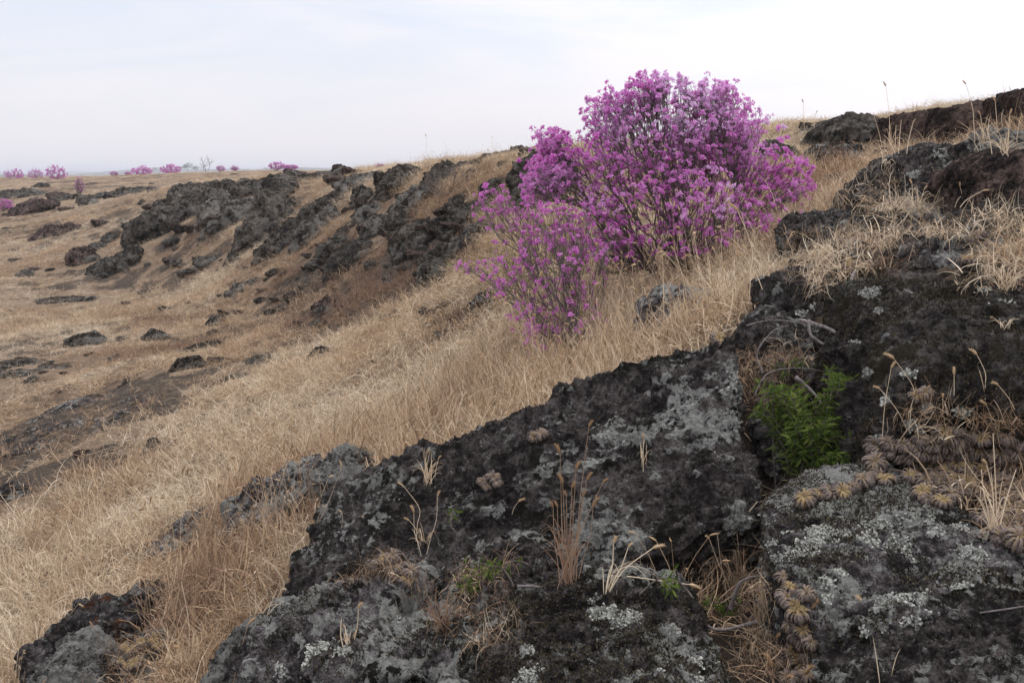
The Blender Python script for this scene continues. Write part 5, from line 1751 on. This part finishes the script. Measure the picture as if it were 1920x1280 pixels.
foxtail('thin leaning foxtail stalks in front of the mossy slab\'s left half', [(1652, 850, 1671, 690, 16, 2), (1705, 800, 1676, 672, 22, -22), (1700, 800, 1650, 729, 15, 0)], rf, [(1705, 800, 1750, 790, 10)], .2)
foxtail('single foxtail stalk with a drooping white leaf before the mossy slab', [(1847, 745, 1832, 665, 20, -8)], rf, [(1846, 732, 1833, 686, 4)], .15)
foxtail('short upright foxtail in the straw below the mossy slab', [(1789, 745, 1789, 703, 18, 0), (1768, 770, 1768, 744, 10, 0), (1776, 775, 1779, 742, 14, 0)], rf, rleaf(1780, 775, 6, 40, 50, rf), .2)
foxtail('foxtail leaning left at the right edge before the mossy slab', [(1905, 770, 1872, 722, 16, 0), (1880, 790, 1845, 750, 14, 0), (1860, 790, 1850, 760, 20, 0)], rf, rleaf(1885, 790, 7, 45, 60, rf), .25)
foxtail('tall straw clump right of the rosette cushion', [(1862, 1000, 1850, 870, 14, -6), (1870, 1000, 1862, 812, 0, 0), (1858, 985, 1840, 880, 0, 4), (1872, 1000, 1905, 880, 0, 0)], rf, rleaf(1864, 1000, 14, 60, 130, rf), .2, .0016)
foxtail('bent white straw standing in front of the lichen boulder at the bottom', [(1668, 1300, 1640, 1190, 22, 10), (1640, 1290, 1618, 1132, 24, -4), (1690, 1290, 1668, 1230, 0, 0)], rf, [(1655, 1290, 1642, 1160, 6), (1670, 1270, 1690, 1215, 10), (1650, 1280, 1636, 1190, 4)], .05, .0014)
foxtail('rusty foxtail heads in the crevice left of the lichen boulder', [(1478, 1240, 1482, 1160, 30, 0), (1500, 1195, 1522, 1142, 28, -6), (1450, 1280, 1448, 1250, 34, 0), (1495, 1300, 1508, 1262, 30, 0), (1455, 1240, 1456, 1196, 16, 0), (1470, 1300, 1475, 1272, 22, 0)], rf, None, .75)
foxtail('pale dry tuft with drooping leaves under the huge tilted slab', [(1135, 1112, 1150, 1018, 20, -6), (1140, 1112, 1178, 1026, 14, -6), (1140, 1110, 1224, 1027, 26, 6), (1145, 1075, 1292, 1095, 26, -10)], rf,
        [(1135, 1110, 1205, 1055, 24), (1138, 1100, 1222, 1100, 40), (1140, 1108, 1170, 1090, 34), (1132, 1112, 1130, 1058, 6), (1150, 1070, 1205, 1070, 16), (1136, 1100, 1160, 1075, 30), (1145, 1075, 1250, 1100, 26)], .05, .0016)
foxtail('tuft of reddish brown dry foxtails growing on the huge slab', [(1062, 1090, 1055, 905, 24, 0), (1070, 1085, 1080, 880, 22, 0), (1058, 1085, 1045, 950, 16, 4), (1075, 1080, 1100, 900, 20, 0), (1064, 1080, 1062, 930, 14, 0), (1080, 1085, 1092, 930, 16, 0), (1050, 1090, 1037, 950, 14, 4), (1085, 1080, 1112, 950, 26, -8), (1068, 1080, 1072, 915, 18, 0), (1055, 1080, 1050, 850, 24, 0), (1075, 1085, 1104, 800, 18, 0), (1045, 1100, 1130, 905, 14, -5)], rf, rleaf(1065, 1090, 26, 60, 170, rf), .92)
foxtail('straw stalk with two golden heads on the lower part of the huge slab', [(790, 1040, 776, 960, 18, 6), (785, 1000, 767, 975, 12, 0), (800, 1035, 820, 930, 14, -8), (780, 1010, 756, 910, 14, -18)], rf, rleaf(795, 1020, 14, 34, 60, rf), .2)
foxtail('small upright straw sprout on the upper face of the huge slab', [(1206, 880, 1206, 822, 12, 0)], rf, rleaf(1206, 868, 9, 20, 50, rf), .1)
foxtail('straw tuft hanging over the left rim of the huge slab', [(795, 900, 800, 850, 12, 0), (815, 895, 822, 860, 10, 0)], rf, rleaf(800, 905, 22, 36, 70, rf), .2)
foxtail('single stalk with a gold head leaning over the huge slab\'s middle', [(960, 960, 972, 940, 16, 0)], rf, None, .35)
foxtail('long broken straw stalk leaning out of the crevice right of the huge slab', [(1375, 1085, 1512, 918, 0, 14), (1376, 1090, 1374, 985, 0, 0), (1332, 1080, 1420, 940, 0, 4)], rf, [(1375, 1000, 1432, 980, 14), (1376, 1010, 1340, 1060, 10)], .15, .0018)
foxtail('pale grass clump at the bottom of the crevice', [(1365, 1120, 1345, 1000, 0, 4), (1380, 1130, 1330, 1010, 12, 6)], rf, rleaf(1385, 1110, 30, 80, 110, rf), .3)
foxtail('nodding grass clump in the crevice foot beside the spikemoss column', [(1420, 1180, 1428, 1060, 0, 0)], rf, rleaf(1430, 1160, 26, 70, 90, rf), .45)
foxtail('tall foxtail standing before the middle of the big azalea', [(1405, 560, 1383, 395, 22, -16), (1340, 560, 1355, 500, 14, 0)], rf, None, .2, .0022)
foxtail('foxtail arching before the left foot of the big azalea', [(1165, 600, 1128, 462, 20, -22), (1245, 600, 1243, 490, 14, 0)], rf, None, .2, .0022)
foxtail('foxtail stalks at the right foot of the big azalea', [(1290, 620, 1265, 470, 12, -6), (1430, 540, 1395, 480, 18, 0), (1310, 640, 1308, 560, 14, 0)], rf, None, .2, .002)
foxtail('tallest thin foxtail on the right skyline', [(1669, 280, 1661, 162, 12, -2), (1655, 280, 1638, 215, 0, 0), (1700, 285, 1712, 230, 8, 0), (1685, 285, 1690, 225, 0, 0)], rf, rleaf(1670, 285, 14, 40, 60, rf), .2, .0026)
foxtail('tall foxtail at the skyline near the mossy knob', [(1828, 262, 1811, 158, 10, -4), (1870, 250, 1866, 190, 12, 0), (1845, 262, 1838, 215, 10, 0)], rf, rleaf(1845, 265, 16, 44, 55, rf), .2, .0024)
foxtail('straw clump on the ledge at the right edge under the cliff', [(1890, 280, 1893, 215, 12, 0), (1860, 285, 1850, 240, 12, 0), (1905, 275, 1912, 225, 12, 0)], rf, rleaf(1885, 285, 22, 50, 60, rf), .15, .0022)
foxtail('thin wispy stalks on the skyline right of the big azalea', [(1508, 240, 1506, 192, 8, 0), (1526, 238, 1530, 212, 6, 0)], rf, None, .3, .003)
foxtail('single wispy stalk on the ridge skyline left of the azalea', [(800, 312, 799, 256, 6, 0), (790, 315, 780, 296, 0, 0)], rf, None, .3, .003)
foxtail('straw clump before the big square block', [(1712, 385, 1710, 345, 12, 0), (1725, 385, 1733, 355, 10, 0), (1790, 385, 1800, 350, 10, -8), (1800, 385, 1842, 358, 12, 0)], rf, rleaf(1720, 390, 16, 40, 45, rf), .15, .0018)
foxtail('tall straw stalks at the bottom left corner of the picture', [(355, 1260, 340, 1090, 0, -6), (362, 1262, 380, 1190, 0, 0), (345, 1265, 335, 1200, 0, 4)], rf, rleaf(355, 1262, 16, 40, 100, rf), .03, .0016)
foxtail('orange-headed grass at the bottom edge of the lichen-sheeted rock', [(541, 1290, 528, 1215, 14, 2), (585, 1300, 592, 1235, 18, 0), (660, 1220, 672, 1140, 18, -4), (645, 1225, 640, 1160, 0, 4)], rf, rleaf(655, 1225, 14, 26, 80, rf), .25, .0015)
foxtail('straw tuft on the lichen-sheeted rock\'s upper edge', [(470, 1150, 460, 1090, 0, 0), (500, 1155, 520, 1105, 0, 0)], rf, rleaf(490, 1150, 22, 50, 60, rf), .08)
foxtail('straw clump on the rock shelf at the right edge above the mossy slab', [(1880, 525, 1885, 490, 8, 0)], rf, rleaf(1885, 540, 34, 60, 60, rf), .12)
foxtail('small pale tuft rooted in the mossy slab', [(1880, 610, 1862, 595, 6, 0)], rf, rleaf(1885, 612, 14, 34, 24, rf), .05)
foxtail('wispy brown tuft between the rocks under the huge slab', [(815, 1180, 818, 1100, 0, 0)], rf, rleaf(830, 1180, 40, 60, 90, rf), .9)

# ------------------------------------------------------------------ spikemoss rosettes, curled dry
RM = NT('spikemoss_frond')
_t = RM.attr('tone').outputs['Fac']
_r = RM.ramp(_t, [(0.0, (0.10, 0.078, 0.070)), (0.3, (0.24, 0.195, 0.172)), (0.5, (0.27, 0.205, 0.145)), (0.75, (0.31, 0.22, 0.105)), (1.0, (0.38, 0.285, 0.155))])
RM.surf(RM.thin(_r, 0.2))


def rosette_mesh(name, gold, r, nf=60):
    ps = []
    K = 15
    for k in range(nf):
        ph = k * 2.39996 + r.normal(0, .15)
        sc = r.uniform(.55, 1.12)
        end = r.uniform(130, 215)
        th = np.radians(np.linspace(-80, end, K))
        rho = sc * (0.52 + 0.50 * np.cos(th)) * np.where(th > 1.57, 1, 1)
        z = sc * (0.48 + 0.52 * np.sin(th)) * 0.95
        tw = r.normal(0, .25)
        a = ph + tw * np.linspace(0, 1, K) ** 2
        c = np.stack([rho * np.cos(a), rho * np.sin(a), z], -1)
        sd = np.stack([-np.sin(a), np.cos(a), np.full(K, r.normal(0, .25))], -1)
        w = 0.095 * np.interp(np.linspace(0, 1, K), [0, .3, .7, 1], [.4, 1, .9, .25]) * np.where(np.arange(K) % 2, 1.15, .62)
        V = np.stack([c - sd * w[:, None], c + c * .04, c + sd * w[:, None]], 1).reshape(-1, 3)
        i = np.arange(K - 1)[:, None] * 3
        F = np.concatenate([i + np.array([[0, 1, 4, 3]]), i + np.array([[1, 2, 5, 4]])])
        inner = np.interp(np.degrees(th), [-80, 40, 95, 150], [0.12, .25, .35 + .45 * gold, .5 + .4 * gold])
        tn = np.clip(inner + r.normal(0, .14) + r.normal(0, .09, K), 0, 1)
        ps.append((V, F, np.repeat(tn, 3)))
    V, F, A = join(ps)
    V = V + r.normal(0, .018, V.shape)
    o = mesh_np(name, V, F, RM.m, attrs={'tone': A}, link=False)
    return o.data


GOLDM = [rosette_mesh('spikemoss_rosette', 1.0, rf) for _ in range(4)]
MAUVE = [rosette_mesh('spikemoss_rosette', 0.1, rf, 70) for _ in range(4)]


def rosettes(spots, label, group, rad, pgold):
    for (u, v) in spots:
        p = hit(u, v)
        me = (GOLDM if rf.random() < pgold else MAUVE)[rf.integers(4)]
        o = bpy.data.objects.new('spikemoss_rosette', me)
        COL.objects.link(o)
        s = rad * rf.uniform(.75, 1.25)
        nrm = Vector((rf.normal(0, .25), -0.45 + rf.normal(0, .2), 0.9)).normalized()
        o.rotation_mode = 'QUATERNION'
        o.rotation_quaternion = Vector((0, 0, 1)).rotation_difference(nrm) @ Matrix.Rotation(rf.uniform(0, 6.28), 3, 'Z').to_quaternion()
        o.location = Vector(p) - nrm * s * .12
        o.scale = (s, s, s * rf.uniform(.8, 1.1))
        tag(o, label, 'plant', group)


def grid(u0, v0, u1, v1, du, dv, inside=None):
    out = []
    k = 0
    v = v0
    while v <= v1:
        u = u0 + (k % 2) * du * .5
        while u <= u1:
            a, b = u + rf.normal(0, du * .14), v + rf.normal(0, dv * .14)
            if inside is None or inside(a, b):
                out.append((a, b))
            u += du
        v += dv
        k += 1
    return out


rosettes(grid(1700, 858, 1832, 945, 26, 17, lambda a, b: ((a - 1760) / 68) ** 2 + ((b - 900) / 46) ** 2 < 1), 'curled golden-hearted spikemoss ball in the thick cushion above the lichen boulder', 'golden spikemoss balls of the cushion', .026, .6)
rosettes(grid(1640, 812, 1830, 866, 25, 15, lambda a, b: b > 830 - (a - 1640) * .12 and b < 872), 'mauve-grey feathery spikemoss curl along the back of the golden cushion', 'mauve spikemoss behind the golden cushion', .027, .2)
rosettes([(1510, 940), (1530, 930), (1552, 928), (1575, 925), (1598, 918), (1622, 905), (1645, 895), (1640, 872), (1652, 850), (1660, 905)], 'brown spikemoss curl on the back rim of the lichen boulder', 'spikemoss along the boulder rim', .026, .45)
rosettes([(1468, 1085), (1480, 1108), (1472, 1128), (1490, 1140), (1512, 1118), (1500, 1160), (1486, 1175), (1508, 1185), (1498, 1205), (1520, 1210), (1488, 1228), (1470, 1250), (1520, 1235), (1500, 1255), (1480, 1275), (1512, 1268)], 'grey-brown spikemoss curl in the column down the left side of the lichen boulder', 'spikemoss column beside the boulder', .022, .35)
rosettes(grid(1850, 830, 1930, 1000, 32, 26) + [(1905, 1020), (1880, 1015)], 'dull mauve spikemoss curl in the straw at the right edge', 'mauve spikemoss at the right edge', .030, .12)
rosettes([(905, 905), (925, 898), (912, 915), (934, 910), (1000, 822), (1015, 818)], 'small yellow-brown moss ball on the rim of the huge slab', 'moss balls on the huge slab rim', .022, .6)
rosettes([(735, 1072), (752, 1068), (768, 1076), (745, 1085), (762, 1090), (722, 1050), (740, 1048)], 'olive-brown moss ball on the lower face of the huge slab', 'moss balls on the slab face', .024, .4)
rosettes([(235, 1215), (250, 1225), (265, 1205), (255, 1245), (285, 1200), (300, 1215), (240, 1250), (280, 1190), (310, 1235), (228, 1240)], 'yellow-brown moss clump between the rocks at the bottom left', 'yellow moss at the bottom left', .027, .9)
rosettes([(1720, 745), (1735, 742), (1270, 600), (1345, 640), (1590, 500), (1350, 605), (1820, 455), (1835, 445), (1815, 495)], 'small golden moss ball tucked among rocks and straw on the right slope', 'golden moss balls on the right slope', .03, .8)

# ------------------------------------------------------------------ green plants
GL = NT('green_leaf')
_t = GL.attr('tone').outputs['Fac']
GL.surf(GL.thin(GL.ramp(_t, [(0.0, (0.046, 0.075, 0.018)), (0.55, (0.095, 0.140, 0.030)), (1.0, (0.20, 0.235, 0.062))]), 0.35))


def leafy(name, label, base_uv, tips, r, L=(.022, .042), whorl=6, cat='plant', every=0.05, Yb=None):
    b = hit(*base_uv) if Yb is None else P(base_uv[0], base_uv[1], Yb)
    root = empty(name, b)
    tag(root, label, cat)
    A, B, ra, lp, ld = [], [], [], [], []
    for t in tips:
        t = np.asarray(t)
        s0 = b + np.array([r.normal(0, .06), r.normal(0, .05), 0])
        q = np.linspace(0, 1, 9)[:, None]
        mid = (s0 + t) / 2 + np.array([r.normal(0, .02), r.normal(0, .02), .05])
        c = (1 - q) ** 2 * s0 + 2 * q * (1 - q) * mid + q * q * t
        A += list(c[:-1] - b)
        B += list(c[1:] - b)
        ra += list(np.linspace(.0028, .0012, 8))
        n = int(np.linalg.norm(t - s0) / every)
        for k in range(n + 1):
            f = 1 - k / (n + 1) * .75
            i = min(7, int(f * 8))
            p = c[i] + (c[i + 1] - c[i]) * (f * 8 - i)
            ax = c[i + 1] - c[i]
            ax = ax / np.linalg.norm(ax)
            for _ in range(whorl if k < 2 else whorl - 2):
                e = r.normal(size=3)
                e -= ax * (e @ ax)
                e /= np.linalg.norm(e)
                lp.append(p - b)
                ld.append(e + ax * r.uniform(.2, 1.0))
    V, F = tubes(A, B, ra, np.array(ra) * .9, 5)
    mesh_np('stems', V, F, BARK.m, parent=root)
    n = len(lp)
    Ls = r.uniform(*L, n)
    V, F, T = leaves(np.array(lp), np.array(ld), Ls, Ls * .17, r)
    o = mesh_np('leaves', V, F, GL.m, attrs={'tone': T}, parent=root)
    o['kind'] = 'stuff'
    return root


gt_ = blob_points([(1500, 765, 3.05, 90, 50, .1, 1.6), (1580, 715, 3.12, 50, 40, .1, 1), (1545, 815, 2.95, 90, 60, .1, 2), (1575, 875, 2.86, 60, 45, .08, 1.3), (1455, 745, 3.0, 50, 34, .08, 1), (1490, 830, 2.95, 60, 50, .08, 1)], 150, rf, .1)
leafy('green_shrub', 'leafy bright green shrub growing in the crevice between the two great slabs', (1535, 945), gt_, rf, (.022, .04), 7, 'shrub', .035, Yb=2.95)
for (u, v, w, k, lab) in [(880, 1105, 22, 4, 'little bright green sprig on the black rock, left of two'), (925, 1075, 20, 4, 'little bright green sprig on the black rock, right of two'), (850, 968, 9, 2, 'tiny green seedling high on the huge slab\'s left face'),
                          (1258, 1108, 18, 3, 'small green sprig under the arching foxtail in the crevice'), (1340, 1150, 30, 5, 'dim green leaves low in the crevice between the bottom rocks'), (1480, 700, 30, 5, 'yellow-green leafy sprig at the back wall of the crevice')]:
    b = hit(u, v + 8)
    tp = [P(u + rf.normal(0, w * .6), v - abs(rf.normal(0, w * .5)), b[1] - .02) for _ in range(k)]
    leafy('green_sprig', lab, (u, v + 8), tp, rf, (.02, .034), 5, 'plant', .03)

# ------------------------------------------------------------------ bare grey twigs over the crevice
TW = NT('grey_twig')
_n = TW.noise(TW.objcoord(), 60, 5)
TW.surf(TW.principled(TW.ramp(_n, [(0.35, (0.09, 0.075, 0.07)), (0.7, (0.26, 0.225, 0.21))]), .85, None, .2))
for pts, Y, r0, lab in [
    ([(1517, 600), (1522, 630), (1569, 664), (1602, 722)], (3.55, 3.5, 3.45, 3.3), .0065, 'forked grey twig lying across the top of the crevice'),
    ([(1500, 600), (1527, 607), (1565, 622), (1591, 656), (1610, 694), (1606, 726)], (3.7, 3.6, 3.5, 3.45, 3.4, 3.3), .0075, 'long bowed grey twig beside the mossy slab\'s left edge'),
    ([(1588, 565), (1576, 592), (1559, 615), (1556, 650)], (3.7, 3.62, 3.55, 3.5), .0065, 'short thick grey twig below the pale lichen corner'),
    ([(1604, 508), (1597, 521), (1603, 538)], (3.95, 3.85, 3.78), .008, 'stub of grey twig at the top corner of the mossy slab'),
    ([(1492, 707), (1520, 731), (1545, 762)], (3.3, 3.25, 3.2), .008, 'cut dead branch end poking out of the green shrub'),
    ([(1400, 610), (1450, 600), (1520, 608), (1600, 612)], (3.7, 3.65, 3.6, 3.6), .003, 'thin straight brown twig across the crevice back'),
    ([(970, 1098), (1010, 1100), (1068, 1108)], (2.3, 2.3, 2.25), .004, 'thin twig lying on the small pitted rock'),
    ([(1370, 1140), (1390, 1090), (1440, 1078)], (2.25, 2.25, 2.25), .006, 'curved grey twig in the crevice left of the lichen boulder'),
    ([(1420, 1165), (1340, 1180), (1290, 1140), (1180, 1115)], (2.1, 2.1, 2.12, 2.15), .0045, 'long thin twig behind the lichen-tufted rock'),
    ([(1740, 1165), (1830, 1150), (1930, 1135)], (1.72, 1.7, 1.66), .003, 'reddish thin twig along the top of the corner rock'),
    ([(1430, 700), (1420, 660), (1450, 620), (1480, 610)], (3.4, 3.45, 3.5, 3.6), .003, 'thin brown bramble curving up the back of the crevice'),
    ([(1415, 740), (1440, 700), (1500, 690), (1560, 700)], (3.3, 3.35, 3.4, 3.4), .003, 'thin brown bramble crossing above the green shrub'),
]:
    pp = np.array([P(a[0], a[1], y) for a, y in zip(pts, Y)])
    V, F, c = curve_tube(pp - pp[0], r0, r0 * .45, 7, 6)
    V = V + 0.12 * r0 * fbm(V * 60, 2)[:, None]
    o = mesh_np('bare_twig', V, F, TW.m, loc=pp[0])
    tag(o, lab, 'twig', 'bare twigs over the crevice and rocks')

# ------------------------------------------------------------------ the air
hz_ = NT('haze')
pv_ = hz_.n('ShaderNodeVolumePrincipled')
pv_.inputs['Color'].default_value = (0.93, 0.95, 1.0, 1)
pv_.inputs['Density'].default_value = 0.0006
pv_.inputs['Anisotropy'].default_value = 0.0
hz_.l(pv_.outputs[0], hz_.out.inputs['Volume'])
bx = np.array([[x, y, z] for x in (-16500, 16500) for y in (-60, 9400) for z in (-11, 14)], float)
haze = mesh_np('haze', bx, np.array([[0, 1, 3, 2], [4, 6, 7, 5], [0, 4, 5, 1], [2, 3, 7, 6], [0, 2, 6, 4], [1, 5, 7, 3]]), hz_.m, smooth=False)
tag(haze, 'thin pale haze that fades the far plain and hills', 'haze', kind='stuff')
